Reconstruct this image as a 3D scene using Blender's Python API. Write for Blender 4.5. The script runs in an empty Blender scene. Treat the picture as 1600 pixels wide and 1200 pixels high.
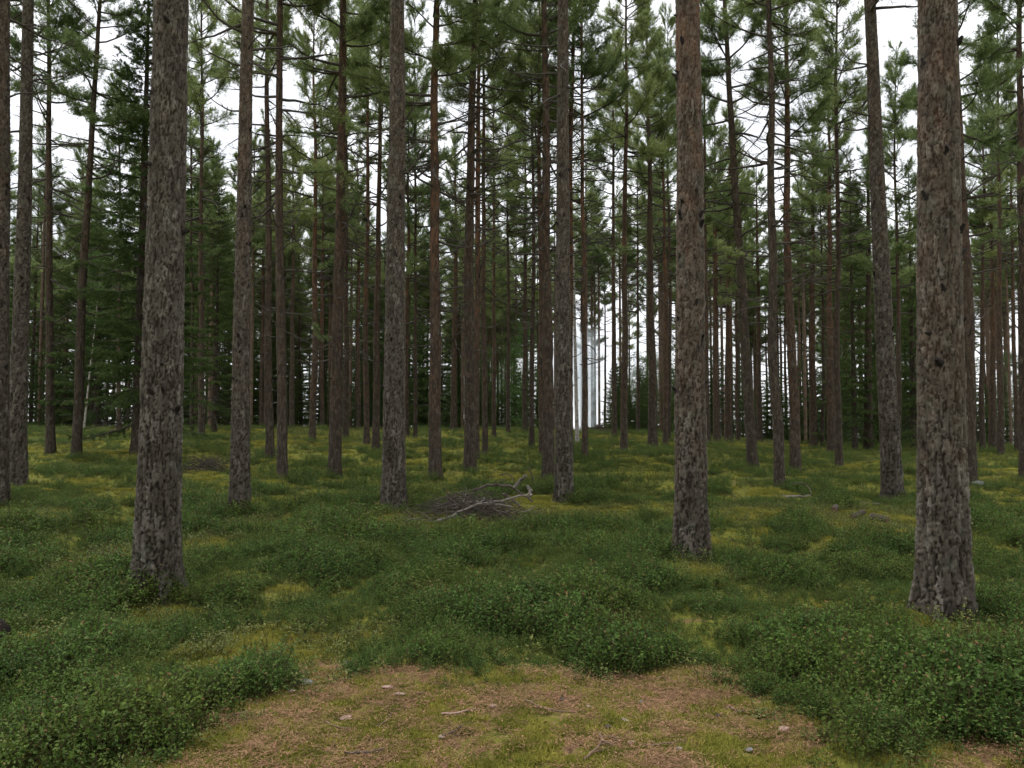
import bpy, math, random
import numpy as np
from mathutils import Vector, Matrix

# ------------------------------------------------------------------ camera, sky, light
S = bpy.context.scene
COL = S.collection
F = 1244.0                      # focal length in px of the 1600 px wide photograph
CAM_H = 1.58
TILT = math.atan(57.0 / F)
cam_d = bpy.data.cameras.new('camera')
cam_d.sensor_width = 36.0
cam_d.lens = 36.0 * F / 1600.0
cam_d.clip_start = 0.05
cam_d.clip_end = 9000.0
cam = bpy.data.objects.new('camera', cam_d)
COL.objects.link(cam)
cam.location = (0, 0, CAM_H)
cam.rotation_euler = (math.pi / 2 + TILT, 0, 0)
S.camera = cam

SUN_EL, SUN_AZ = math.radians(62), math.radians(-50)     # azimuth from +Y towards +X
world = bpy.data.worlds.new('World')
S.world = world
world.use_nodes = True
wn, wl = world.node_tree.nodes, world.node_tree.links
wn.clear()
w_out = wn.new('ShaderNodeOutputWorld')
w_bg = wn.new('ShaderNodeBackground')
w_bg.inputs['Strength'].default_value = 0.092
w_sky = wn.new('ShaderNodeTexSky')
w_sky.sky_type = 'NISHITA'
w_sky.sun_disc = False
w_sky.sun_elevation = SUN_EL
w_sky.sun_rotation = SUN_AZ
w_tc = wn.new('ShaderNodeTexCoord')
w_map = wn.new('ShaderNodeMapping')
w_map.inputs['Scale'].default_value = (1.0, 1.0, 2.2)
w_noise = wn.new('ShaderNodeTexNoise')
w_noise.inputs['Scale'].default_value = 4.0
w_noise.inputs['Detail'].default_value = 5.0
w_ramp = wn.new('ShaderNodeValToRGB')
w_ramp.color_ramp.elements[0].position = 0.30
w_ramp.color_ramp.elements[0].color = (5.4, 5.55, 5.85, 1)
w_ramp.color_ramp.elements[1].position = 0.68
w_ramp.color_ramp.elements[1].color = (9.0, 9.05, 9.15, 1)
w_mix = wn.new('ShaderNodeMix')
w_mix.data_type = 'RGBA'
w_mix.inputs['Factor'].default_value = 0.92
wl.new(w_tc.outputs['Generated'], w_map.inputs['Vector'])
wl.new(w_map.outputs['Vector'], w_noise.inputs['Vector'])
wl.new(w_noise.outputs['Fac'], w_ramp.inputs['Fac'])
wl.new(w_sky.outputs['Color'], w_mix.inputs['A'])
wl.new(w_ramp.outputs['Color'], w_mix.inputs['B'])
wl.new(w_mix.outputs['Result'], w_bg.inputs['Color'])
wl.new(w_bg.outputs['Background'], w_out.inputs['Surface'])

sun_d = bpy.data.lights.new('sun', 'SUN')
sun_d.energy = 1.5
sun_d.angle = math.radians(35)
sun_d.color = (1.0, 0.97, 0.92)
sun = bpy.data.objects.new('sun', sun_d)
COL.objects.link(sun)
sdir = Vector((math.sin(SUN_AZ) * math.cos(SUN_EL), math.cos(SUN_AZ) * math.cos(SUN_EL), math.sin(SUN_EL)))
sun.rotation_euler = sdir.to_track_quat('Z', 'Y').to_euler()
sun.location = (0, -5, 30)

S.view_settings.view_transform = 'Standard'
S.view_settings.look = 'None'
S.view_settings.exposure = 1.0
S.view_settings.gamma = 1.0
S.view_settings.use_curve_mapping = False
S.render.engine = 'CYCLES'
S.cycles.use_denoising = True
S.cycles.use_adaptive_sampling = True
S.cycles.adaptive_threshold = 0.03
S.cycles.max_bounces = 4
S.cycles.diffuse_bounces = 2
S.cycles.glossy_bounces = 2
S.cycles.transmission_bounces = 3
S.cycles.volume_bounces = 8
S.cycles.volume_step_rate = 3.0
S.cycles.volume_max_steps = 96
S.cycles.use_light_tree = False

# ------------------------------------------------------------------ helpers
RNG = np.random.default_rng(11)


def sstep(a, b, x):
    t = np.clip((np.asarray(x, float) - a) / (b - a), 0, 1)
    return t * t * (3 - 2 * t)


def _hash(ix, iy, s):
    h = (ix.astype(np.int64) * 374761393 + iy.astype(np.int64) * 668265263 + s * 974634777) & 0xFFFFFFFF
    h = ((h ^ (h >> 13)) * 1274126177) & 0xFFFFFFFF
    h = h ^ (h >> 16)
    return (h & 0xFFFFFF) / float(0x1000000)


def vnoise(x, y, s=0):
    x = np.asarray(x, float); y = np.asarray(y, float)
    ix = np.floor(x); iy = np.floor(y)
    fx = x - ix; fy = y - iy
    fx = fx * fx * (3 - 2 * fx); fy = fy * fy * (3 - 2 * fy)
    a = _hash(ix, iy, s); b = _hash(ix + 1, iy, s); c = _hash(ix, iy + 1, s); d = _hash(ix + 1, iy + 1, s)
    return (a * (1 - fx) + b * fx) * (1 - fy) + (c * (1 - fx) + d * fx) * fy


def fbm(x, y, s=0, n=3):
    v = 0; a = 0.5; t = 0
    for i in range(n):
        v = v + a * vnoise(x * 2 ** i + 17.3 * i, y * 2 ** i - 9.1 * i, s + i)
        t += a; a *= 0.5
    return v / t


def raw_mesh(name, verts, faces, mats=(), mat_idx=None, smooth=True, attrs=None):
    """faces: list of (n,3) or (n,4) int arrays."""
    me = bpy.data.meshes.new(name)
    verts = np.asarray(verts, np.float32)
    me.vertices.add(len(verts))
    me.vertices.foreach_set('co', verts.ravel())
    loops, starts, n0 = [], [], 0
    for f in faces:
        f = np.asarray(f, np.int32)
        if len(f) == 0:
            continue
        loops.append(f.ravel())
        starts.append(n0 + np.arange(len(f)) * f.shape[1])
        n0 += f.size
    loops = np.concatenate(loops); starts = np.concatenate(starts).astype(np.int32)
    me.loops.add(len(loops))
    me.loops.foreach_set('vertex_index', loops)
    me.polygons.add(len(starts))
    me.polygons.foreach_set('loop_start', starts)
    for m in mats:
        me.materials.append(m)
    if mat_idx is not None:
        me.polygons.foreach_set('material_index', np.asarray(mat_idx, np.int32))
    me.polygons.foreach_set('use_smooth', np.full(len(starts), smooth, bool))
    if attrs:
        for k, v in attrs.items():
            at = me.attributes.new(k, 'FLOAT', 'POINT')
            at.data.foreach_set('value', np.asarray(v, np.float32))
    me.update(calc_edges=True)
    return me


class Geo:
    """collects pieces of geometry for one mesh"""
    def __init__(self):
        self.v, self.t, self.q, self.tm, self.qm, self.tone, self.n = [], [], [], [], [], [], 0

    def add(self, v, f, m=0, tone=0.5):
        v = np.asarray(v, float); f = np.asarray(f, int)
        self.v.append(v)
        self.tone.append(np.broadcast_to(np.asarray(tone, float), (len(v),)))
        (self.t if f.shape[1] == 3 else self.q).append(f + self.n)
        (self.tm if f.shape[1] == 3 else self.qm).append(np.full(len(f), m))
        self.n += len(v)

    def tube(self, pts, rad, k=5, m=0, cap=True, tone=0.5):
        pts = np.asarray(pts, float); rad = np.broadcast_to(np.asarray(rad, float), (len(pts),))
        tan = np.gradient(pts, axis=0)
        tan /= np.linalg.norm(tan, axis=1)[:, None] + 1e-9
        ref = np.array([0, 0, 1.0]) if abs(tan[:, 2]).mean() < 0.8 else np.array([1.0, 0, 0])
        a = np.cross(tan, ref); a /= np.linalg.norm(a, axis=1)[:, None] + 1e-9
        b = np.cross(tan, a)
        th = np.arange(k) * 2 * math.pi / k
        ring = pts[:, None] + rad[:, None, None] * (np.cos(th)[None, :, None] * a[:, None] + np.sin(th)[None, :, None] * b[:, None])
        n = len(pts)
        i = (np.arange(n - 1)[:, None] * k + np.arange(k)[None]).ravel()
        j = (np.arange(n - 1)[:, None] * k + (np.arange(k)[None] + 1) % k).ravel()
        self.add(ring.reshape(-1, 3), np.stack([i, j, j + k, i + k], 1), m, tone)
        if cap:
            for e, sgn in ((0, 1), (n - 1, -1)):
                vs = np.concatenate([ring[e], pts[e:e + 1]])
                fs = np.array([[q, (q + 1) % k, k][::sgn] for q in range(k)])
                self.add(vs, fs, m, tone)

    def needles(self, pos, dr, k, ln, wd, spread=1.0, m=1, tone=None, stretch=0.12, rng=RNG):
        pos = np.asarray(pos, float); dr = np.asarray(dr, float)
        dr = dr / (np.linalg.norm(dr, axis=1)[:, None] + 1e-9)
        n = len(pos)
        P = np.repeat(pos, k, 0); D = np.repeat(dr, k, 0)
        rnd = rng.normal(size=(n * k, 3)); rnd -= (rnd * D).sum(1)[:, None] * D
        rnd /= np.linalg.norm(rnd, axis=1)[:, None] + 1e-9
        nd = D * rng.uniform(0.25, 1.0, (n * k, 1)) + rnd * spread
        nd /= np.linalg.norm(nd, axis=1)[:, None]
        P = P + D * rng.uniform(-stretch, stretch * 0.4, (n * k, 1))
        side = np.cross(nd, rng.normal(size=(n * k, 3)))
        side /= np.linalg.norm(side, axis=1)[:, None] + 1e-9
        L = ln * rng.uniform(0.7, 1.15, (n * k, 1))
        v = np.stack([P - side * wd / 2, P + side * wd / 2, P + nd * L], 1).reshape(-1, 3)
        tn = np.repeat(np.repeat(tone if tone is not None else rng.uniform(0, 1, n), k), 3)
        self.add(v, np.arange(n * k * 3).reshape(-1, 3), m, tn)

    def leaves(self, pos, dr, ln, wd, m=1, tone=None, rng=RNG):
        """folded oval leaves, four triangles each"""
        pos = np.asarray(pos, float); dr = np.asarray(dr, float)
        n = len(pos)
        dr = dr / (np.linalg.norm(dr, axis=1)[:, None] + 1e-9)
        side = np.cross(dr, np.array([0, 0, 1.0]) + rng.normal(0, 0.5, (n, 3)))
        side /= np.linalg.norm(side, axis=1)[:, None] + 1e-9
        up = np.cross(side, dr)
        L = ln * rng.uniform(0.7, 1.2, (n, 1)); W = wd * rng.uniform(0.8, 1.1, (n, 1)) / 2
        a = pos; d = pos + dr * L - up * L * 0.08
        b = pos + dr * L * 0.45 + side * W + up * W * 0.3
        c = pos + dr * L * 0.45 - side * W + up * W * 0.3
        mid = pos + dr * L * 0.5 - up * W * 0.1
        v = np.stack([a, b, c, d, mid], 1).reshape(-1, 3)
        o = np.arange(n)[:, None] * 5
        f = np.concatenate([o + np.array([[0, 1, 4]]), o + np.array([[1, 3, 4]]), o + np.array([[3, 2, 4]]), o + np.array([[2, 0, 4]])])
        tn = np.repeat(tone if tone is not None else rng.uniform(0, 1, n), 5)
        self.add(v, f, m, tn)

    def mesh(self, name, mats, smooth=True):
        v = np.concatenate(self.v)
        fs, mi = [], []
        if self.t:
            fs.append(np.concatenate(self.t)); mi.append(np.concatenate(self.tm))
        if self.q:
            fs.append(np.concatenate(self.q)); mi.append(np.concatenate(self.qm))
        return raw_mesh(name, v, fs, mats, np.concatenate(mi), smooth, {'tone': np.concatenate(self.tone)})


def link(name, me, parent=None, loc=(0, 0, 0)):
    o = bpy.data.objects.new(name, me)
    COL.objects.link(o)
    o.location = loc
    if parent is not None:
        o.parent = parent
    return o


def tag(o, label=None, cat=None, group=None, kind=None):
    if label: o['label'] = label
    if cat: o['category'] = cat
    if group: o['group'] = group
    if kind: o['kind'] = kind
    return o


def ray(px, py):
    a, b = (px - 800.0) / F, (600.0 - py) / F
    c, s = math.cos(TILT), math.sin(TILT)
    return np.array([a, c - b * s, s + b * c])


def P(px, py, Y):
    """the point that lies Y metres ahead in the direction of a spot in the photograph"""
    d = ray(px, py)
    return np.array([0, 0, CAM_H]) + d * (Y / d[1])


# ------------------------------------------------------------------ materials
class Mat:
    def __init__(self, name):
        self.m = bpy.data.materials.new(name)
        self.m.use_nodes = True
        self.n, self.l = self.m.node_tree.nodes, self.m.node_tree.links
        self.n.clear()
        self.out = self.n.new('ShaderNodeOutputMaterial')

    def node(self, t, ins=None, **kw):
        nd = self.n.new(t)
        for k, v in kw.items():
            setattr(nd, k, v)
        for k, v in (ins or {}).items():
            s = nd.inputs[k]
            if isinstance(v, bpy.types.NodeSocket):
                self.l.new(v, s)
            else:
                s.default_value = v
        return nd

    def math(self, op, a, b=0.0, clamp=False):
        nd = self.n.new('ShaderNodeMath'); nd.operation = op; nd.use_clamp = clamp
        for i, v in enumerate((a, b)):
            if isinstance(v, bpy.types.NodeSocket):
                self.l.new(v, nd.inputs[i])
            else:
                nd.inputs[i].default_value = v
        return nd.outputs[0]

    def ramp(self, fac, stops):
        nd = self.n.new('ShaderNodeValToRGB')
        el = nd.color_ramp.elements
        while len(el) < len(stops):
            el.new(0.5)
        for e, (p, c) in zip(el, stops):
            e.position = p
            e.color = (*c, 1) if not isinstance(c, (int, float)) else (c, c, c, 1)
        self.l.new(fac, nd.inputs[0])
        return nd.outputs[0]

    def mix(self, fac, a, b, blend='MIX'):
        nd = self.n.new('ShaderNodeMix'); nd.data_type = 'RGBA'; nd.blend_type = blend
        for k, v in (('Factor', fac), ('A', a), ('B', b)):
            if isinstance(v, bpy.types.NodeSocket):
                self.l.new(v, nd.inputs[k])
            else:
                nd.inputs[k].default_value = (*v, 1) if isinstance(v, tuple) else v
        return nd.outputs['Result']

    def noise(self, vec, scale, detail=3.0, rough=0.55):
        nd = self.node('ShaderNodeTexNoise', {'Scale': scale, 'Detail': detail, 'Roughness': rough})
        if vec is not None:
            self.l.new(vec, nd.inputs['Vector'])
        return nd.outputs['Fac']

    def coords(self, scale=(1, 1, 1), kind='Object'):
        tc = self.n.new('ShaderNodeTexCoord')
        mp = self.node('ShaderNodeMapping', {'Vector': tc.outputs[kind], 'Scale': scale})
        return mp.outputs['Vector']

    def attr(self, name):
        return self.node('ShaderNodeAttribute', attribute_name=name).outputs['Fac']

    def finish(self, color, rough=0.85, bump=None, bump_s=0.5, bump_d=0.01, transl=0.0, spec=0.2):
        b = self.node('ShaderNodeBsdfPrincipled', {'Base Color': color if isinstance(color, bpy.types.NodeSocket) else (*color, 1),
                                                   'Roughness': rough, 'Specular IOR Level': spec})
        if bump is not None:
            bp = self.node('ShaderNodeBump', {'Height': bump, 'Strength': bump_s, 'Distance': bump_d})
            self.l.new(bp.outputs[0], b.inputs['Normal'])
        sh = b.outputs[0]
        if transl > 0:
            t = self.node('ShaderNodeBsdfTranslucent')
            if isinstance(color, bpy.types.NodeSocket):
                self.l.new(color, t.inputs['Color'])
            else:
                t.inputs['Color'].default_value = (*color, 1)
            mx = self.node('ShaderNodeMixShader', {0: transl})
            self.l.new(sh, mx.inputs[1]); self.l.new(t.outputs[0], mx.inputs[2])
            sh = mx.outputs[0]
        self.l.new(sh, self.out.inputs['Surface'])
        return self.m


def bark_material(name, near):
    """object colour red channel: how orange the upper bark is; green: how light the bark is"""
    M = Mat(name)
    oi = M.node('ShaderNodeObjectInfo')
    sep = M.node('ShaderNodeSeparateColor', {0: oi.outputs['Color']})
    red, light = sep.outputs[0], sep.outputs[1]
    tc = M.n.new('ShaderNodeTexCoord')
    z = M.node('ShaderNodeSeparateXYZ', {0: tc.outputs['Object']}).outputs[2]
    vec = M.coords((1, 1, 0.30))
    fine = M.ramp(M.noise(M.coords((1, 1, 0.6)), 60, 4, 0.65), [(0.3, 0.1), (0.7, 0.95)])
    mid = M.noise(vec, 9, 4, 0.6)
    if near:
        p, e = M.attr('plate'), M.attr('edge')
        pf = M.math('ADD', M.math('MULTIPLY', p, 0.62), M.math('MULTIPLY', fine, 0.30))
        col = M.ramp(pf, [(0.10, (0.042, 0.034, 0.026)), (0.40, (0.084, 0.072, 0.056)), (0.58, (0.115, 0.101, 0.081)), (0.76, (0.205, 0.188, 0.158))])
        col = M.mix(e, (0.019, 0.015, 0.011), col)
        plate = p
    else:
        warp = M.node('ShaderNodeTexNoise', {'Scale': 14.0, 'Detail': 2.0, 'Vector': vec})
        wv = M.mix(0.06, vec, warp.outputs['Color'], 'ADD')
        vor = M.node('ShaderNodeTexVoronoi', {'Scale': 24.0, 'Vector': wv}, feature='F1')
        vd = M.node('ShaderNodeTexVoronoi', {'Scale': 24.0, 'Vector': wv}, feature='DISTANCE_TO_EDGE')
        plate = M.node('ShaderNodeSeparateColor', {0: vor.outputs['Color']}).outputs[0]
        e = M.ramp(vd.outputs['Distance'], [(0.0, 0.0), (0.10, 1.0)])
        pf = M.math('ADD', M.math('MULTIPLY', plate, 0.5), M.math('MULTIPLY', fine, 0.26))
        col = M.ramp(pf, [(0.15, (0.048, 0.038, 0.028)), (0.5, (0.086, 0.070, 0.053)), (0.88, (0.140, 0.120, 0.096))])
        col = M.mix(e, (0.042, 0.033, 0.025), col)
    # orange flaky bark higher up
    zf = M.node('ShaderNodeMapRange', {'Value': M.math('ADD', z, M.math('MULTIPLY', mid, 4.0)), 'From Min': 2.2, 'From Max': 10.0}).outputs[0]
    rf = M.math('MULTIPLY', M.math('ADD', zf, 0.06), red, clamp=True)
    pr = M.ramp(plate, [(0.25, 0.35), (0.8, 1.0)])
    rf = M.math('MULTIPLY', rf, pr, clamp=True)
    patch = M.ramp(M.noise(M.coords((1, 1, 0.5)), 5.5, 4, 0.65), [(0.38, 0.15), (0.60, 1.0)])
    rf = M.math('MULTIPLY', rf, patch, clamp=True)
    col = M.mix(rf, col, M.mix(fine, (0.12, 0.056, 0.030), (0.30, 0.145, 0.078)))
    # grey lichen
    lich = M.ramp(M.noise(M.coords((1, 1, 0.7)), 7.0, 6, 0.7), [(0.56, 0.0), (0.70, 0.55)])
    col = M.mix(lich, col, (0.155, 0.16, 0.125))
    val = M.node('ShaderNodeHueSaturation', {'Color': col, 'Value': M.math('ADD', light, 0.32), 'Saturation': 1.05})
    bh = M.math('ADD', M.math('MULTIPLY', e if not near else mid, 0.6), M.math('MULTIPLY', fine, 0.6))
    return M.finish(val.outputs[0], 0.9, bh, 0.8 if near else 0.9, 0.008 if near else 0.02, spec=0.15)


BARK_NEAR = bark_material('bark_flaked', True)
BARK = bark_material('bark', False)


def simple(name, c0, c1, scale, rough=0.9, transl=0.0, attr=None, spec=0.2, rnd=0.0, bump=0.0, hue=None):
    M = Mat(name)
    f = M.noise(M.coords(), scale, 4) if attr is None else M.attr(attr)
    col = M.ramp(f, [(0.25 if attr is None else 0.0, c0), (0.75 if attr is None else 1.0, c1)])
    if rnd:
        oi = M.node('ShaderNodeObjectInfo')
        v = M.math('ADD', M.math('MULTIPLY', oi.outputs['Random'], 2 * rnd), 1 - rnd)
        h = M.math('ADD', M.math('MULTIPLY', oi.outputs['Random'], -0.03), 0.515)
        col = M.node('ShaderNodeHueSaturation', {'Color': col, 'Value': v, 'Hue': h}).outputs[0]
    return M.finish(col, rough, f if bump else None, bump, 0.01, transl, spec)


KNOT = simple('knot_wood', (0.008, 0.006, 0.005), (0.028, 0.022, 0.018), 30)
TWIG = simple('dead_twig', (0.035, 0.029, 0.024), (0.085, 0.072, 0.06), 9)
NEEDLE = simple('pine_needle', (0.105, 0.152, 0.050), (0.285, 0.35, 0.135), 1, 0.75, 0.6, 'tone', 0.25, 0.18)
SPRUCE_NEEDLE = simple('spruce_needle', (0.036, 0.064, 0.018), (0.105, 0.155, 0.045), 1, 0.75, 0.5, 'tone', 0.25, 0.12)
BIRCH_LEAF = simple('birch_leaf', (0.055, 0.11, 0.025), (0.11, 0.19, 0.05), 1, 0.6, 0.45, 'tone', 0.25, 0.12)


def shrub_leaf():
    M = Mat('bilberry_leaf')
    oi = M.node('ShaderNodeObjectInfo')
    t = M.attr('tone')
    a = M.ramp(t, [(0.0, (0.018, 0.048, 0.011)), (1.0, (0.092, 0.178, 0.038))])  # bright end raised to put leaf highlights over dark gaps into the colour
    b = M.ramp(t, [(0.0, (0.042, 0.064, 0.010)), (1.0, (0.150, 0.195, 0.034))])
    f = M.ramp(M.noise(oi.outputs['Location'], 0.9, 4, 0.6), [(0.45, 0.0), (0.68, 1.0)])
    f = M.math('ADD', M.math('MULTIPLY', f, 0.6), M.math('MULTIPLY', oi.outputs['Random'], 0.35), clamp=True)
    c = M.mix(f, a, b)
    v = M.math('ADD', M.math('MULTIPLY', oi.outputs['Random'], 0.5), 0.75)
    c = M.node('ShaderNodeHueSaturation', {'Color': c, 'Value': v}).outputs[0]
    return M.finish(c, 0.6, transl=0.35, spec=0.14)


SHRUB_LEAF = shrub_leaf()
SHRUB_LIGHT = simple('young_leaf', (0.085, 0.115, 0.024), (0.19, 0.215, 0.05), 1, 0.55, 0.3, 'tone', 0.3, 0.2)
SHRUB_STEM = simple('bilberry_stem', (0.06, 0.045, 0.025), (0.10, 0.08, 0.03), 20)
DRY_LEAF = simple('dry_leaf', (0.16, 0.075, 0.035), (0.27, 0.15, 0.07), 1, 0.8, 0.15, 'tone', 0.2, 0.2)
MOSS = simple('feather_moss', (0.15, 0.160, 0.026), (0.37, 0.345, 0.075), 1, 0.9, 0.3, 'tone', 0.1, 0.30)
LITTER = simple('needle_litter', (0.11, 0.060, 0.032), (0.36, 0.215, 0.122), 1, 0.9, 0.0, 'tone', 0.1, 0.15)
DEADWOOD = simple('weathered_wood', (0.07, 0.06, 0.05), (0.25, 0.22, 0.185), 14, 0.85, bump=0.5)
DARKWOOD = simple('dark_bark_wood', (0.04, 0.032, 0.026), (0.12, 0.095, 0.075), 18, 0.9, bump=0.6)
CUTWOOD = simple('cut_wood', (0.10, 0.058, 0.036), (0.24, 0.15, 0.10), 30, 0.9)
STONE = simple('stone', (0.10, 0.10, 0.10), (0.26, 0.255, 0.25), 40, 0.85, bump=0.6)
CHIP = simple('bark_chip', (0.20, 0.12, 0.085), (0.42, 0.30, 0.24), 30, 0.8, bump=0.5)
PALECHIP = simple('pale_chip', (0.15, 0.11, 0.085), (0.40, 0.31, 0.26), 60, 0.75, bump=0.4)


STEM = simple('far_stem', (0.075, 0.056, 0.042), (0.19, 0.128, 0.09), 3)


def birch_bark():
    M = Mat('birch_bark')
    vec = M.coords((2, 2, 9))
    a = M.ramp(M.noise(vec, 4.0, 4), [(0.36, (0.05, 0.045, 0.04)), (0.46, (0.30, 0.275, 0.245)), (0.8, (0.42, 0.39, 0.35))])  # white bark toned down, shade under the trees put into its colour
    return M.finish(a, 0.7)


BIRCH = birch_bark()


def ground_material():
    M = Mat('forest_floor')
    tc = M.n.new('ShaderNodeTexCoord')
    v = tc.outputs['Object']
    n1 = M.noise(v, 0.9, 5, 0.6)
    n2 = M.noise(v, 9.0, 5, 0.65)
    n3 = M.noise(v, 60.0, 3, 0.6)
    moss = M.ramp(n2, [(0.3, (0.070, 0.078, 0.015)), (0.55, (0.155, 0.158, 0.030)), (0.75, (0.26, 0.235, 0.05))])
    lit = M.ramp(n3, [(0.3, (0.08, 0.046, 0.025)), (0.55, (0.24, 0.145, 0.082)), (0.75, (0.40, 0.27, 0.165))])
    cl = M.attr('litter')
    f = M.math('ADD', M.math('MULTIPLY', M.math('SUBTRACT', M.noise(v, 5.0, 5, 0.7), 0.5), 2.4), cl)
    f = M.ramp(f, [(0.35, 0.0), (0.62, 1.0)])
    col = M.mix(f, moss, lit)
    h = M.math('ADD', M.math('MULTIPLY', n2, 0.7), M.math('MULTIPLY', n3, 0.3))
    return M.finish(col, 0.95, h, 1.0, 0.05, spec=0.05)


# ------------------------------------------------------------------ terrain
def mound(x, y):
    return 0.26 * (fbm(x * 0.55 + 3, y * 0.45 + 8, 5, 2) - 0.5) + 0.10 * (vnoise(x * 1.7, y * 1.5, 9) - 0.5) + 0.03 * (vnoise(x * 5, y * 5, 12) - 0.5)


def terrain(x, y):
    x = np.asarray(x, float); y = np.asarray(y, float)
    d = np.hypot(x, y)
    px = 800 + F * x / np.maximum(y, 0.5)
    zc = np.interp(px, [-400, 400, 800, 1000, 1250, 2000], [1.05, 1.05, 0.92, 0.80, 0.10, 0.0])
    zc = zc * sstep(-5, 10, y)
    z = zc * sstep(9, 44, d)
    e = np.maximum(0, d - 48)
    z = z - 0.055 * e * e / (e + 30)
    fade = sstep(1.0, 5.0, d) * (1 - sstep(60, 120, d))
    return z + mound(x, y) * (0.25 + 0.75 * fade) * (1 - sstep(60, 120, d))


def ground_hit(px, py):
    d = ray(px, py)
    t = np.linspace(2.5, 75, 1500)
    p = np.array([0, 0, CAM_H])[None] + d[None] * (t / d[1])[:, None]
    below = p[:, 2] < terrain(p[:, 0], p[:, 1])
    if not below.any():
        return None
    return p[np.argmax(below)]


def flat_ground(px, py):
    d = ray(px, py)
    return (np.array([0, 0, CAM_H]) + d * ((CAM_H - 0.02) / -d[2]))[:2]


# the open patch of moss and litter in front, as a patch on the ground
CLEAR = np.array([flat_ground(*q) for q in [(150, 1290), (255, 1190), (330, 1150), (415, 1095), (425, 1060), (480, 1035), (560, 1045), (600, 1062), (700, 1080),
                                            (830, 1082), (900, 1062), (1000, 1042), (1110, 1040), (1165, 1075), (1195, 1105), (1270, 1138), (1300, 1170), (1290, 1290)]])
CLEAR2 = np.array([flat_ground(*q) for q in [(1420, 1290), (1440, 1180), (1460, 1150), (1530, 1135), (1640, 1130), (1700, 1290)]])
# thin mossy openings further back
OPEN = [flat_ground(*q) + (r,) if False else (flat_ground(*q), r) for q, r in (((400, 985), 0.34), ((450, 925), 0.28), ((330, 1010), 0.3), ((690, 930), 0.4), ((975, 985), 0.3),
                                                                           ((300, 860), 0.6), ((150, 870), 0.6), ((480, 1010), 0.35), ((870, 800), 0.8), ((600, 990), 0.25), ((700, 826), 0.75), ((760, 815), 0.8), ((800, 800), 0.7), ((640, 838), 0.4), ((1240, 795), 0.7), ((1310, 812), 0.6), ((1370, 822), 0.6), ((1150, 805), 0.5), ((15, 1010), 0.3), ((244, 958), 0.45), ((1080, 900), 0.5), ((1474, 985), 0.5), ((615, 815), 0.6), ((374, 825), 0.6), ((881, 800), 0.6), ((1395, 800), 0.6))]


def in_poly(x, y, poly):
    x = np.asarray(x); y = np.asarray(y)
    c = np.zeros(x.shape, bool)
    n = len(poly)
    for i in range(n):
        x0, y0 = poly[i]; x1, y1 = poly[(i + 1) % n]
        hit = ((y0 > y) != (y1 > y)) & (x < (x1 - x0) * (y - y0) / (y1 - y0 + 1e-12) + x0)
        c ^= hit
    return c


def clear_amount(x, y):
    """1 on the open patch, 0 in the shrubs, with a frayed edge"""
    wx = x + 0.22 * (vnoise(x * 4, y * 4, 31) - 0.5); wy = y + 0.30 * (vnoise(x * 4, y * 4, 32) - 0.5)
    t = 0.0
    for dx, dy in ((0, 0), (0.09, 0.05), (-0.09, 0.06), (0.05, -0.12), (-0.06, -0.10), (0.0, 0.15), (0.15, 0.0), (-0.15, 0.0)):
        t = t + (in_poly(wx + dx, wy + dy, CLEAR) | in_poly(wx + dx, wy + dy, CLEAR2)).astype(float)
    return t / 8


def open_amount(x, y):
    v = np.zeros(np.shape(x))
    for (c, r) in OPEN:
        v = np.maximum(v, 1 - sstep(0.5, 1.2, np.hypot(x - c[0], (y - c[1]) * 0.8) / r))
    return v


def build_ground():
    ang_f = np.linspace(-46, 46, 231)
    ang_b = np.linspace(46, 314, 60)[1:-1]
    ang = np.radians(np.concatenate([ang_f, ang_b]))
    rad = np.concatenate([np.geomspace(0.4, 3.2, 14)[:-1], np.geomspace(3.2, 70, 230), np.geomspace(75, 8000, 24)])
    A, R = np.meshgrid(ang, rad)
    x = R * np.sin(A); y = R * np.cos(A)
    z = terrain(x, y)
    nA, nR = len(ang), len(rad)
    v = np.stack([x, y, z], -1).reshape(-1, 3)
    i = (np.arange(nR - 1)[:, None] * nA + np.arange(nA)[None]).ravel()
    j = (np.arange(nR - 1)[:, None] * nA + (np.arange(nA)[None] + 1) % nA).ravel()
    q = np.stack([i, i + nA, j + nA, j], 1)
    v = np.concatenate([v, [[0, 0, terrain(0.0, 0.0)]]])
    c = len(v) - 1
    t = np.stack([np.full(nA, c), np.arange(nA), (np.arange(nA) + 1) % nA], 1)
    xx, yy = v[:, 0], v[:, 1]
    lit = 0.10 + 0.34 * clear_amount(xx, yy) + 0.45 * np.clip(fbm(xx * 0.35, yy * 0.5, 77, 3) - 0.55, 0, 1) * 2
    me = raw_mesh('ground', v, [t, q], [ground_material()], None, True, {'litter': lit})
    g = link('ground', me)
    tag(g, kind='structure')
    return g


build_ground()

# ------------------------------------------------------------------ tree crowns (shared by trees of a kind)
def curve(p0, d0, ln, n, sag, rng, wob=0.05):
    """a branch axis that starts along d0 and bends up (sag > 0) or down"""
    pts = [np.array(p0, float)]; d = np.array(d0, float)
    for i in range(n):
        d = d + np.array([0, 0, sag / n]) + rng.normal(0, wob, 3)
        d /= np.linalg.norm(d)
        pts.append(pts[-1] + d * ln / n)
    return np.array(pts)


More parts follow.
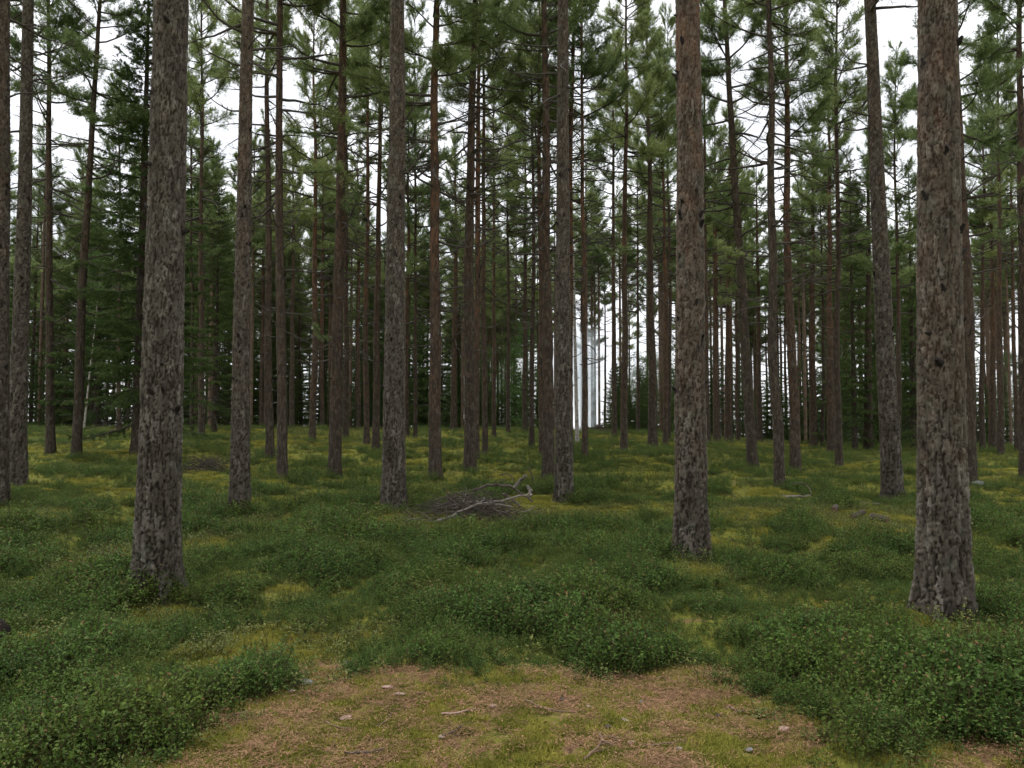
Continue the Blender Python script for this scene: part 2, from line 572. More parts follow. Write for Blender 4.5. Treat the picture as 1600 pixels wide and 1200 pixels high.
def pine_crown(seed, L=9.0, dead=0.32, full=1.0, stem=None):
    """crown of a Scots pine along +Z, length L: bare dead limbs below, tufted boughs above"""
    rng = np.random.default_rng(seed)
    g = Geo()
    h = 0.0
    while h < L - 0.25:
        t = h / L
        n = rng.integers(2, 5) if t > dead else rng.integers(2, 4)
        for k in range(n):
            az = rng.uniform(0, 2 * math.pi)
            live = t > dead - 0.10 + rng.uniform(-0.06, 0.12)
            ln = (1.75 * (1 - t) ** 0.75 + 0.30) * rng.uniform(0.65, 1.2) * (1.0 if live else 0.75)
            el = math.radians((-8 + 62 * t ** 1.3) + rng.uniform(-12, 12))
            d0 = np.array([math.cos(az) * math.cos(el), math.sin(az) * math.cos(el), math.sin(el)])
            p0 = np.array([0, 0, h + rng.uniform(-.06, .06)])
            ax = curve(p0, d0, ln, 7, 0.45 if live else rng.uniform(-0.3, 0.35), rng, 0.10)
            r0 = 0.011 + 0.013 * ln * (1 - 0.4 * t)
            g.tube(ax, np.linspace(r0, 0.004, len(ax)), 4, 0, False)
            tpos, tdir = [], []
            ns = int(ln * (15 if live else 4)) + 2
            for s in range(ns):
                u = rng.uniform(0.28 if live else 0.2, 0.97)
                f = u * 7; i = min(int(f), 6); fr = f - i
                q = ax[i] * (1 - fr) + ax[i + 1] * fr
                td = ax[i + 1] - ax[i]; td /= np.linalg.norm(td)
                sd = np.cross(td, [0, 0, 1]) * rng.choice([-1, 1]) + np.array([0, 0, rng.uniform(-0.15, 0.5)])
                sd = td * 0.75 + sd * 0.8; sd /= np.linalg.norm(sd)
                sl = (0.18 + 0.34 * ln * (1 - u)) * rng.uniform(0.6, 1.2)
                sx = curve(q, sd, sl, 3, 0.3 if live else 0.0, rng, 0.12)
                g.tube(sx, np.linspace(0.006, 0.003, len(sx)), 3, 0, False)
                if live and rng.uniform() < full:
                    for w in (1, 2, 3):
                        if w == 1 and rng.uniform() < 0.45: continue
                        tpos.append(sx[w]); tdir.append(sx[w] - sx[w - 1])
                        if sl > 0.3:
                            for _ in range(3):
                                o = rng.normal(0, 0.085, 3)
                                tpos.append(sx[w] + o); tdir.append(sx[w] - sx[w - 1] + o * 1.2)
            if live:
                tpos.append(ax[-1]); tdir.append(ax[-1] - ax[-2])
                tone = np.clip(rng.normal(0.35 + 0.35 * rng.uniform() , 0.17, len(tpos)), 0, 1)
                g.needles(np.array(tpos), np.array(tdir), 17, 0.082, 0.0115, 0.95, 1, tone, 0.10, rng)
        h += rng.uniform(0.22, 0.46)
    if stem:
        g.tube(np.array([[0, 0, -stem - 1.5], [0, 0, 0], [0, 0, L * 0.6], [0, 0, L]]), [0.105, 0.085, 0.05, 0.012], 8, 2, False)
    # leader
    g.needles(np.array([[0, 0, L - 0.1 - 0.1 * i] for i in range(6)]), np.tile([0, 0, 1.0], (6, 1)), 16, 0.09, 0.012, 0.9, 1, None, 0.08, rng)
    return g.mesh('pine_crown', [TWIG, NEEDLE, STEM])


def spruce_crown(seed, L=12.0, R=2.1, sparse_low=0.25, dense=25):
    rng = np.random.default_rng(seed)
    g = Geo()
    h = 0.0
    while h < L - 0.2:
        t = h / L
        n = rng.integers(4, 7)
        a0 = rng.uniform(0, 6.3)
        for k in range(n):
            az = a0 + k * 2 * math.pi / n + rng.uniform(-.3, .3)
            bare = t < sparse_low and rng.uniform() < 0.55
            ln = (R * (1 - t) ** 0.8 + 0.15) * rng.uniform(0.75, 1.12)
            el = math.radians(-22 + 45 * t + rng.uniform(-8, 8))
            d0 = np.array([math.cos(az) * math.cos(el), math.sin(az) * math.cos(el), math.sin(el)])
            ax = curve([0, 0, h], d0, ln, 6, 0.30, rng, 0.04)
            g.tube(ax, np.linspace(0.007 + 0.008 * ln, 0.003, len(ax)), 3, 0, False)
            if bare: continue
            tp, td = [], []
            ns = int(ln * dense) + 3
            for s in range(ns):
                u = rng.uniform(0.12, 1.0)
                f = u * 6; i = min(int(f), 5); fr = f - i
                q = ax[i] * (1 - fr) + ax[i + 1] * fr
                ad = ax[i + 1] - ax[i]; ad /= np.linalg.norm(ad)
                sd = ad * 0.7 + np.cross(ad, [0, 0, 1]) * rng.choice([-1, 1]) * 0.9 + np.array([0, 0, rng.uniform(-0.45, 0.05)])
                sd /= np.linalg.norm(sd)
                sl = 0.10 + 0.42 * (1 - u * 0.75) * min(1, ln / 1.6) * rng.uniform(0.5, 1.1)
                m = max(1, int(sl / 0.10))
                for w in range(m):
                    tp.append(q + sd * sl * (w + 0.6) / m + np.array([0, 0, -0.10 * (w / m) ** 2])); td.append(sd)
            tone = np.clip(rng.normal(0.3 + 0.3 * rng.uniform(), 0.2, len(tp)), 0, 1)
            g.needles(np.array(tp), np.array(td), 9, 0.075, 0.021, 0.75, 1, tone, 0.07, rng)
        h += rng.uniform(0.24, 0.40) * (1 if t < 0.7 else 0.7)
    return g.mesh('spruce_crown', [TWIG, SPRUCE_NEEDLE])


def birch_crown(seed, L=4.0, R=1.1):
    rng = np.random.default_rng(seed)
    g = Geo()
    for k in range(46):
        t = rng.uniform(0, 1)
        az = rng.uniform(0, 6.3); el = math.radians(rng.uniform(15, 60))
        d0 = np.array([math.cos(az) * math.cos(el), math.sin(az) * math.cos(el), math.sin(el)])
        ln = (R * (1 - t) ** 0.6 * (0.5 + t) + 0.25) * rng.uniform(0.7, 1.2)
        ax = curve([0, 0, t * L], d0, ln, 5, -0.2, rng, 0.12)
        g.tube(ax, np.linspace(0.012, 0.003, len(ax)), 3, 0, False)
        n = int(ln * 85) + 10
        u = rng.uniform(0.2, 1, n) * 5; i = np.minimum(u.astype(int), 4); fr = (u - i)[:, None]
        p = ax[i] * (1 - fr) + ax[i + 1] * fr + rng.normal(0, 0.10, (n, 3))
        g.leaves(p, rng.normal(0, 1, (n, 3)) + np.array([0, 0, -0.4]), 0.055, 0.042, 1, None, rng)
    return g.mesh('birch_crown', [TWIG, BIRCH_LEAF])


PINES = [pine_crown(100 + i, 9.0, d, f) for i, (d, f) in enumerate(((0.30, 1.0), (0.36, 0.9), (0.26, 1.0), (0.42, 0.85), (0.33, 0.95), (0.22, 1.0)))]
SPRUCES = [spruce_crown(200, 12, 2.3, 0.30), spruce_crown(201, 12, 1.9, 0.1)]
SHADY = spruce_crown(202, 12, 2.5, 0.12, 34)
YOUNG = [spruce_crown(210, 5.0, 1.25, 0.0), spruce_crown(211, 5.0, 1.05, 0.0)]
BIRCHES = [birch_crown(300), birch_crown(301, 4.0, 1.3)]


def dead_branch(seed):
    """a bare branch along +X, unit length, with side twigs"""
    rng = np.random.default_rng(seed)
    g = Geo()
    ax = curve([0, 0, 0], [1, 0, rng.uniform(-0.25, 0.25)], 1.0, 9, rng.uniform(-0.25, 0.6), rng, 0.11)
    g.tube(ax, np.linspace(0.021, 0.004, len(ax)), 5, 0, True)
    for s in range(rng.integers(4, 10)):
        u = rng.uniform(0.25, 0.95); i = min(int(u * 9), 8)
        td = ax[i + 1] - ax[i]; td /= np.linalg.norm(td)
        sd = td * 0.8 + np.cross(td, [0, 0, 1]) * rng.choice([-1, 1]) * 0.8 + np.array([0, 0, rng.uniform(-0.5, 0.6)])
        sd /= np.linalg.norm(sd)
        sx = curve(ax[i], sd, rng.uniform(0.12, 0.42) * (1.1 - u), 4, rng.uniform(-.2, .3), rng, 0.16)
        g.tube(sx, np.linspace(0.0075, 0.0025, len(sx)), 3, 0, False)
    return g.mesh('dead_branch', [TWIG])


def live_branch(seed):
    rng = np.random.default_rng(seed)
    g = Geo()
    ax = curve([0, 0, 0], [1, 0, rng.uniform(-0.1, 0.2)], 1.0, 9, 0.3, rng, 0.09)
    g.tube(ax, np.linspace(0.020, 0.005, len(ax)), 5, 0, True)
    tp, td = [], []
    for s in range(16):
        u = rng.uniform(0.3, 1.0); i = min(int(u * 9), 8)
        t_ = ax[i + 1] - ax[i]; t_ /= np.linalg.norm(t_)
        sd = t_ * 0.8 + np.cross(t_, [0, 0, 1]) * rng.choice([-1, 1]) * 0.8 + np.array([0, 0, rng.uniform(-0.3, 0.5)])
        sd /= np.linalg.norm(sd)
        sx = curve(ax[i], sd, rng.uniform(0.15, 0.4) * (1.25 - u), 4, .2, rng, 0.12)
        g.tube(sx, np.linspace(0.006, 0.0025, len(sx)), 3, 0, False)
        for w in (2, 3, 4):
            for _ in range(2):
                o = rng.normal(0, 0.03, 3); tp.append(sx[w] + o); td.append(sx[w] - sx[w - 1] + o)
    g.needles(np.array(tp), np.array(td), 16, 0.055, 0.007, 0.95, 1, None, 0.05, rng)
    return g.mesh('needled_branch', [TWIG, NEEDLE])


DEAD = [dead_branch(400 + i) for i in range(8)]
LIVE = [live_branch(450 + i) for i in range(4)]


# ------------------------------------------------------------------ trunks
def taper(h, H, r):
    h = np.asarray(h, float)
    base = np.clip(1 - (h - 1.3) / (H - 1.3) * 0.93, 0.03, 1.2) ** 0.85
    return r * base + r * 0.34 * np.exp(-np.maximum(h + 0.05, 0) / 0.26)


class Axis:
    def __init__(self, lean, H, rng, wob):
        self.lean = np.array(lean, float)          # horizontal shift per metre of height
        self.H = H
        self.a = rng.normal(0, wob, (2, 3)); self.p = rng.uniform(0, 6.3, (2, 3)); self.w = np.array([0.35, 0.75, 1.5])

    def __call__(self, h):
        h = np.asarray(h, float)
        off = []
        for c in range(2):
            s = sum(self.a[c, i] / (1 + i) * (np.sin(self.w[i] * h + self.p[c, i]) - math.sin(self.p[c, i])) for i in range(3))
            off.append(self.lean[c] * h + s * np.minimum(1, np.maximum(h, 0) / 3.0))
        return np.stack([off[0], off[1], h], -1)


def worley(u, v, nu, seed):
    """cells on a unit lattice, periodic in u; returns f1, f2, id"""
    iu = np.floor(u).astype(int); iv = np.floor(v).astype(int)
    f1 = np.full(u.shape, 9.0); f2 = np.full(u.shape, 9.0); cid = np.zeros(u.shape)
    for du in (-1, 0, 1):
        for dv in (-1, 0, 1):
            cu = iu + du; cv = iv + dv
            wu = np.mod(cu, nu)
            jx = _hash(wu, cv, seed); jy = _hash(wu, cv, seed + 1)
            d = np.hypot(cu + jx - u, cv + jy - v)
            idv = _hash(wu, cv, seed + 2)
            nearer = d < f1
            f2 = np.where(nearer, f1, np.minimum(f2, d))
            cid = np.where(nearer, idv, cid)
            f1 = np.where(nearer, d, f1)
    return f1, f2, cid


def bark_trunk(axis, H, r, dist, seed, vis):
    """near trunk: flaked bark plates as relief"""
    sp = max(0.010, dist * 0.0013)
    k = int(2 * math.pi * r / sp)
    hs = np.concatenate([np.arange(-0.25, vis, sp * 1.15), np.linspace(vis + 0.1, H, 26)])
    th = np.arange(k) * 2 * math.pi / k
    T, Hh = np.meshgrid(th, hs)
    nu = max(8, int(round(2 * math.pi * r / 0.050)))
    cell_v = np.interp(Hh, [-1, 0.8, 2.2, 8], [0.32, 0.26, 0.14, 0.10])
    hv = np.arange(-1, H + 1, 0.02)
    integ = np.concatenate([[0], np.cumsum(0.02 / np.interp(hv, [-1, 0.8, 2.2, 8], [0.32, 0.26, 0.14, 0.10]))])[:-1]
    V = np.interp(Hh, hv, integ)
    U = T / (2 * math.pi) * nu
    lob = np.cos(T) * 7; lob2 = np.sin(T) * 7
    wu = 0.55 * (fbm(lob * 2 + Hh * 11, lob2 * 2 + Hh * 3 + seed, seed, 2) - 0.5) * 2
    wv = 0.60 * (fbm(lob2 * 2 - Hh * 9, lob * 2 + Hh * 7, seed + 5, 2) - 0.5) * 2
    f1, f2, cid = worley(U + wu, V + wv, nu, seed)
    edge = sstep(0.02, 0.20, f2 - f1)
    f1b, f2b, cidb = worley((U + wu) * 2, (V + wv) * 2.6, nu * 2, seed + 20)
    eb = sstep(0.02, 0.25, f2b - f1b)
    amp = np.interp(Hh, [-1, 0.5, 2.5, 9], [0.026, 0.022, 0.012, 0.008]) * (r / 0.2) ** 0.5
    amp = amp * 1.35
    disp = amp * (edge * (0.45 + 0.55 * cid) + 0.40 * eb * (0.3 + cidb) - 0.55)
    disp = disp + amp * 0.35 * (vnoise(lob * 6 + Hh * 30, lob2 * 6 - Hh * 25, seed + 3) - 0.5)
    prof = taper(hs, H, r)[:, None] * (1 + 0.03 * (vnoise(lob * .5 + hs[:, None] * 1.3, lob2 * .5, seed + 8) - 0.5) * 2)
    flare = 0.30 * np.exp(-np.maximum(hs + 0.1, 0) / 0.24)[:, None] * np.cos(5 * T + seed) * r
    R = prof + flare + disp
    c = axis(hs)
    v = np.stack([c[:, 0:1] + R * np.cos(T), c[:, 1:2] + R * np.sin(T), np.broadcast_to(Hh, R.shape)], -1).reshape(-1, 3)
    n = len(hs)
    i = (np.arange(n - 1)[:, None] * k + np.arange(k)[None]).ravel()
    j = (np.arange(n - 1)[:, None] * k + (np.arange(k)[None] + 1) % k).ravel()
    q = np.stack([i, j, j + k, i + k], 1)
    plate = np.clip(0.55 * cid + 0.45 * cidb, 0, 1)
    return raw_mesh('trunk', v, [q], [BARK_NEAR], None, True, {'plate': plate.ravel(), 'edge': (edge * (0.75 + 0.25 * eb)).ravel()})


def plain_trunk(axis, H, r, dist, seed, mat, stubs=14, h0=1.0, h1=9.0):
    rng = np.random.default_rng(seed)
    k = 18 if dist < 26 else 12
    step = 0.09 if dist < 26 else 0.2
    hs = np.concatenate([np.arange(-0.3, min(H * 0.75, 13.5), step), np.linspace(min(H * 0.75, 13.5) + 0.2, H, 10)])
    th = np.arange(k) * 2 * math.pi / k
    T, Hh = np.meshgrid(th, hs)
    lob = np.cos(T) * 3; lob2 = np.sin(T) * 3
    R = taper(hs, H, r)[:, None] * (1 + 0.07 * (vnoise(lob + Hh * 4, lob2 - Hh * 3, seed) - 0.5) * 2 + 0.05 * (vnoise(lob * 3 + Hh * 13, lob2 * 3, seed + 1) - 0.5))
    R = R + 0.10 * r * np.exp(-np.maximum(hs, 0) / 0.2)[:, None] * np.cos(4 * T + seed)
    # swellings at the branch whorls
    hw = 1.0
    while hw < 12:
        R = R * (1 + 0.05 * np.exp(-((Hh - hw) / 0.06) ** 2))
        hw += rng.uniform(0.35, 0.6)
    c = axis(hs)
    v = np.stack([c[:, 0:1] + R * np.cos(T), c[:, 1:2] + R * np.sin(T), Hh], -1).reshape(-1, 3)
    n = len(hs)
    i = (np.arange(n - 1)[:, None] * k + np.arange(k)[None]).ravel()
    j = (np.arange(n - 1)[:, None] * k + (np.arange(k)[None] + 1) % k).ravel()
    g = Geo()
    g.add(v, np.stack([i, j, j + k, i + k], 1), 0)
    for s in range(stubs):
        h = rng.uniform(h0, h1); az = rng.uniform(0, 6.3)
        p = axis(h); rr = float(taper(h, H, r))
        d = np.array([math.cos(az), math.sin(az), rng.uniform(-0.1, 0.5)])
        ln = rng.uniform(0.03, 0.12)
        g.tube(np.array([p + d * rr * 0.8, p + d * (rr + ln * 0.4), p + d * (rr + ln)]), [0.022, 0.016, 0.010], 5, 1)
    return g.mesh('trunk', [mat, TWIG])


STUB = []
for _i in range(4):
    _g = Geo(); _r = np.random.default_rng(500 + _i)
    _ax = curve([-0.4, 0, 0], [1, 0, 0.3], 1.4, 4, 0.3, _r, 0.15)
    _g.tube(_ax, [0.55, 0.40, 0.30, 0.24, 0.16], 7, 0, True)
    STUB.append(_g.mesh('branch_stub', [KNOT]))


def tree(pos, H, r, lean, seed, species='pine', near=False, hc=None, branches=0, hb=(3.0, 9.0), red=0.5, light=0.5,
         label=None, group=None, knots=0, crown_scale=1.0, live=0.0, name=None, blen=(0.5, 1.5)):
    rng = np.random.default_rng(seed)
    dist = math.hypot(pos[0], pos[1])
    root = bpy.data.objects.new(name or {'pine': 'pine_tree', 'spruce': 'spruce_tree', 'birch': 'birch_tree'}[species], None)
    root.empty_display_size = 0.3
    COL.objects.link(root)
    root.location = pos
    axis = Axis(lean, H, rng, 0.012 if near else (0.03 if species == 'pine' else 0.01))
    if near:
        vis = min(CAM_H + dist * 0.56 + 0.6, H * 0.7)
        me = bark_trunk(axis, H, r, dist, seed, vis)
    else:
        mat = BIRCH if species == 'birch' else BARK
        me = plain_trunk(axis, H, r, dist, seed, mat, 18 if dist < 30 else 6, 1.2, min(0.6 * H, 10))
    t = link('trunk', me, root)
    t.color = (red, light + (0.0 if near else 0.16), 0, 1)
    # crown
    if hc is None:
        hc = H * 0.48
    if species == 'pine':
        cm, L = PINES[int(rng.integers(len(PINES)))], 9.0
    elif species == 'spruce':
        cm, L = (SPRUCES[int(rng.integers(len(SPRUCES)))], 12.0) if H > 9.5 else (YOUNG[int(rng.integers(2))], 5.0)
        if H <= 9.5: crown_scale *= 1.5
        if dist < 30: cm = SHADY
    else:
        cm, L = BIRCHES[int(rng.integers(len(BIRCHES)))], 4.0
    c = link('crown', cm, root, tuple(axis(hc)))
    top = axis(H) - axis(hc)
    s = (H - hc) / L
    c.rotation_euler = (Vector(top).to_track_quat('Z', 'Y') @ Matrix.Rotation(rng.uniform(0, 6.28), 4, 'Z').to_quaternion()).to_euler()
    w = crown_scale * (0.75 + 0.25 * s) if species != 'birch' else crown_scale
    c.scale = (w, w, s)
    # bare branches under the crown
    for b in range(branches):
        f = rng.uniform(0, 1) ** 0.75
        h = hb[0] + f * (hb[1] - hb[0])
        lv = rng.uniform() < live * f
        o = link('branch', (LIVE if lv else DEAD)[int(rng.integers(4 if lv else 8))], root)
        az = rng.uniform(0, 6.28)
        rr = float(taper(h, H, r))
        p = axis(h) + np.array([math.cos(az), math.sin(az), 0]) * rr * 0.75
        o.location = p
        ln = rng.uniform(*blen) * (0.7 + 0.5 * f)
        o.rotation_euler = (rng.uniform(-0.4, 0.4), rng.uniform(-0.45, 0.3), az)
        o.scale = (ln, ln, ln)
    for b in range(knots):
        h = rng.uniform(1.6, 6.5); az = rng.uniform(-math.pi, 0.0)
        rr = float(taper(h, H, r))
        o = link('branch_stub', STUB[int(rng.integers(4))], t)
        o.location = axis(h) + np.array([math.cos(az), math.sin(az), 0]) * rr * 1.0
        o.rotation_euler = (rng.uniform(-.4, .4), rng.uniform(-.9, -.1), az)
        s_ = rng.uniform(0.035, 0.085)
        o.scale = (s_ * 0.9, s_, s_)
    cat = {'pine': 'pine tree', 'spruce': 'spruce tree', 'birch': 'birch tree'}[species]
    tag(root, label, cat, group)
    return root, axis


# (foot x, foot y, width, x at the top edge or None, redness, lightness, label or None)
NEARW = 24
CAT = [
    (-4, 792, 27, 12, .25, .42, 'dark brown pine cut off by the left edge of the picture'),
    (26, 763, 25, 41, .1, .52, 'grey pine second from the left edge, close beside the cropped one'),
    (244, 932, 60, 267, .12, .56, 'thick grey pine with flaky bark nearest on the left'),
    (374, 808, 27, 388, .35, .52, 'straight brown pine just right of the thick flaky grey pine'),
    (615, 797, 33, 622, .18, .55, 'stout grey pine with stubs left of the branch pile'),
    (881, 782, 25, 880, .18, .50, 'smooth dark pine standing right of the branch pile, in front of its twin'),
    (1080, 877, 46, 1076, .62, .62, 'thick pine with pinkish bark right of centre'),
    (1395, 784, 28, 1368, .2, .42, 'smooth dark brown pine leaning left, just left of the thickest trunk'),
    (1474, 958, 65, 1464, .50, .62, 'thickest pine of all with scaly grey and orange bark at right'),
    # mid distance
    (79, 708, 12.5, 84, .25, .40, 'slim dark pine between the grey edge pine and the leaning dark pine'),
    (119, 717, 14, 158, .25, .34, 'dark pine leaning right beside the shady spruce on the left'),
    (422, 716, 12.5, 419, .3, .50, 'slim pine between the straight brown pine and the mid brown one'),
    (441, 748, 15.5, 440, .3, .48, 'mid brown pine between the straight brown pine and the knotty one'),
    (488, 686, 10, 490, .9, .58, 'slim pine turning orange red above, left of the knotty pine'),
    (523, 745, 19, 534, .5, .44, 'knotty brown pine with many whorl rings left of the stout grey pine'),
    (573, 694, 9, 575, .85, .50, 'reddish slim pine, the farther of a pair left of the stout grey pine'),
    (587, 706, 11, 597, .5, .40, 'darker slim pine, the nearer of a pair left of the stout grey pine'),
    (680, 748, 19, 676, .8, .50, 'reddish brown pine standing behind the branch pile'),
    (734, 736, 18, 743, .3, .50, 'grey brown pine with bare branches right of the reddish brown one'),
    (743, 717, 11, 749, .9, .52, 'red upper trunk half hidden behind the grey brown branchy pine'),
    (758, 710, 9, 756, .6, .46, 'slim pine close right of the grey brown branchy pine'),
    (848, 714, 11, 840, .7, .46, 'slim pine half hidden left of the smooth dark pine pair'),
    (857, 752, 18, 849, .4, .42, 'rough pine close behind the smooth dark pine, its left twin'),
    (889, 716, 12, 897, 1.0, .58, 'orange barked pine partly hidden behind the smooth dark pine'),
    (914, 716, 8.5, 909, .9, .50, 'reddish slim pine in front of the white smoke'),
    (960, 683, 8, 957, .4, .40, 'dark slim pine just right of the white smoke'),
    (975, 706, 11, 979, .55, .48, 'slim pine second to the right of the white smoke'),
    (1020, 702, 14, 1010, .3, .46, 'grey brown pine beside the orange slim pine, left of pinkish trunk'),
    (1040, 698, 8, 1031, 1.0, .52, 'orange slim pine just left of the thick pinkish pine'),
    (1104, 694, 12, 1099, .4, .40, 'dark pine tucked behind the right side of the pinkish pine'),
    (1120, 690, 11, 1116, .8, .40, 'dark reddish pine first clear of the pinkish pine on its right'),
    (1138, 692, 14, 1141, .85, .40, 'broader dark red pine second to the right of the pinkish pine'),
    (1176, 729, 16, 1131, .15, .54, 'grey crooked pine leaning left with a curved upper trunk'),
    (1218, 764, 16, 1205, .15, .50, 'grey brown pine left of the reddish leaning one, right of the crooked pine'),
    (1243, 739, 15.5, 1229, .75, .48, 'reddish pine leaning left beside the fallen logs'),
    (1271, 699, 12, 1268, .75, .38, 'dark reddish pine behind and right of the reddish leaning pine'),
    (1299, 708, 12, 1293, .85, .36, 'dark pine with orange upper trunk in front of the shady right spruces'),
    (1311, 728, 10.5, 1309, .25, .46, 'slim grey pine nearest before the shady right spruces'),
    (1357, 703, 15, 1353, .3, .32, 'dark stout pine left of the smooth leaning brown pine'),
    (1513, 757, 23, 1497, .4, .42, 'brown pine pressed behind the right side of the thickest trunk'),
    (1564, 711, 9.5, 1562, .5, .36, 'dark slim pine nearest in the group at far right'),
    (1601, 746, 15, 1590, .3, .40, 'brown pine cut off by the right edge of the picture'),
    # farther
    (315, 686, 9.5, 312, .3, .56, None), (300, 673, 6, 297, .3, .46, None), (456, 668, 8.5, 458, .3, .50, None),
    (540, 684, 9, 541, .3, .42, None), (560, 670, 8, 556, .7, .44, None), (635, 684, 8, 640, .9, .46, None),
    (649, 684, 4.8, 648, .3, .36, None), (709, 673, 10, 712, .7, .42, None), (772, 684, 6.5, 771, .7, .40, None),
    (794, 677, 6.5, 793, .3, .36, None), (820, 676, 8, 822, .3, .36, None), (831, 700, 6.5, 829, .3, .36, None),
    (945, 673, 4.2, 945, .3, .34, None), (997, 678, 5, 995, .5, .34, None), (1045, 690, 6, 1043, .3, .32, None),
    (1153, 690, 6, 1150, .5, .34, None), (1187, 691, 9, 1180, .5, .36, None), (1285, 700, 6, 1283, .3, .34, None),
    (1403, 712, 8, 1400, .3, .32, None), (1535, 703, 8, 1532, .4, .36, None), (1551, 704, 10.5, 1545, .7, .38, None),
    (1589, 706, 7, 1583, .6, .38, None), (186, 676, 7, 186, .3, .55, None), (504, 668, 7, 505, .9, .40, None),
    # at and beyond the crest: no foot seen
    (48, None, 6, None, .3, .36, None), (60, None, 5, None, .3, .36, None), (99, None, 6.2, None, .9, .44, None),
    (155, None, 5, None, .3, .5, None), (166, None, 5.2, None, .5, .46, None), (196, None, 4.5, None, .4, .44, None),
    (327, None, 5, None, .4, .44, None), (341, None, 4.5, None, .3, .4, None), (356, None, 5.2, None, .9, .48, None),
    (408, None, 6.5, None, .5, .46, None), (565, None, 5, None, .3, .42, None), (598, None, 5, None, .5, .42, None),
    (656, None, 4.8, None, .6, .40, None), (717, None, 5, None, .3, .36, None), (765, None, 5, None, .8, .42, None),
    (779, None, 4.8, None, .8, .44, None), (804, None, 5, None, .6, .42, None), (841, None, 4.5, None, .6, .42, None),
    (927, None, 3.6, None, .3, .40, None), (1198, None, 4.2, None, .7, .38, None), (1256, None, 4.4, None, .6, .36, None),
    (1347, None, 5.5, None, .4, .32, None), (1371, None, 4.2, None, .9, .44, None), (1543, None, 4.8, None, .6, .36, None),
    (1062, None, 5, None, .5, .38, None), (1575, None, 4.5, None, .6, .36, None), (470, None, 5.5, None, .5, .40, None),
    (1170, None, 5, None, .6, .36, None), (1320, None, 5.5, None, .5, .34, None), (1228, None, 5, None, .7, .36, None),
]
# back rows, thread thin
_r = np.random.default_rng(5)
for px in list(_r.uniform(20, 880, 40)) + list(_r.uniform(1050, 1590, 26)) + [985, 1008]:
    CAT.append((float(px), None, float(_r.uniform(3.0, 4.6)), None, float(_r.uniform(.3, .9)), float(_r.uniform(.34, .46)), 'BACK'))

ANCH = [(0, 'cropped dark pine'), (26, 'grey pine at the left edge'), (244, 'thick flaky grey pine'), (374, 'straight brown pine'), (523, 'knotty brown pine'), (615, 'stout grey pine'),
        (734, 'branchy grey brown pine'), (881, 'smooth dark pine'), (1080, 'thick pinkish pine'), (1218, 'grey brown pine by the logs'), (1395, 'smooth leaning pine'),
        (1474, 'thickest pine'), (1601, 'pine at the right edge')]
ORD = ['first', 'second', 'third', 'fourth', 'fifth', 'sixth', 'seventh', 'eighth', 'ninth', 'tenth', 'eleventh', 'twelfth', 'thirteenth', 'fourteenth', 'fifteenth']


def gap_labels(rows, word):
    out, cnt = {}, {}
    for idx, px in sorted(rows, key=lambda q: q[1]):
        a = [n for x, n in ANCH if x < px]; b = [n for x, n in ANCH if x >= px]
        an = a[-1] if a else ANCH[0][1]; bn = b[0] if b else ANCH[-1][1]
        k = cnt.get((an, bn), 0); cnt[(an, bn)] = k + 1
        out[idx] = (k, an, bn)
    res = {}
    for idx, (k, an, bn) in out.items():
        res[idx] = f'{ORD[k]} {word} going right from the {an}'
    return res


LAB = gap_labels([(i, t[0]) for i, t in enumerate(CAT) if t[6] is None], 'slim far pine')
LAB.update(gap_labels([(i, t[0]) for i, t in enumerate(CAT) if t[6] == 'BACK'], 'thread thin back row pine'))

for i, (xb, yb, w, xt, red, light, lab) in enumerate(CAT):
    rng = np.random.default_rng(7000 + i)
    if yb is not None:
        hit = ground_hit(xb, yb)
    else:
        hit = None
    if hit is None:
        Y = min(max(0.27 * F / w, 46), 82)
        d = ray(xb, 657)
        hit = np.array([d[0] / d[1] * Y, Y, 0])
        hit[2] = terrain(hit[0], hit[1])
    hit[2] = float(terrain(hit[0], hit[1]))
    Y = hit[1]
    r = w * Y / F / 2
    near = i < 9
    r = min(r, 0.27) if near else min(max(r, 0.09), 0.21)
    if xt is not None:
        top = P(xt, 0, Y)
        hh = top[2] - hit[2]
        lean = ((top[0] - hit[0]) / hh, rng.normal(0, 0.008))
    else:
        lean = (rng.normal(0, 0.012), rng.normal(0, 0.012))
    dist = math.hypot(hit[0], hit[1])
    H = rng.uniform(16.5, 20.5)
    mid = (not near) and dist < 36
    hc = H * rng.uniform(0.40, 0.5) if not near else H * 0.52
    kw = {}
    if near:
        kw = dict(knots=16, branches=0 if dist < 11 else 12, hb=(4.8, 9.2), blen=(0.5, 1.3))
    elif mid:
        kw = dict(branches=34 if dist < 28 else 20, hb=(2.6, hc), live=0.12)
    else:
        hc = H * (rng.uniform(0.26, 0.42) if xb < 720 else rng.uniform(0.34, 0.48))
    tree(tuple(hit), H, r, lean, 9000 + i, 'pine', near, hc, red=red, light=light, label=lab if (lab and lab != 'BACK') else LAB[i],
         group='pines standing close by' if near else ('pines in the back rows' if lab == 'BACK' else 'pines of the stand'), **kw)


# ------------------------------------------------------------------ spruces and birches
def at_px(px, Y):
    d = ray(px, 657)
    x = d[0] / d[1] * Y
    return (x, Y, float(terrain(x, Y)))


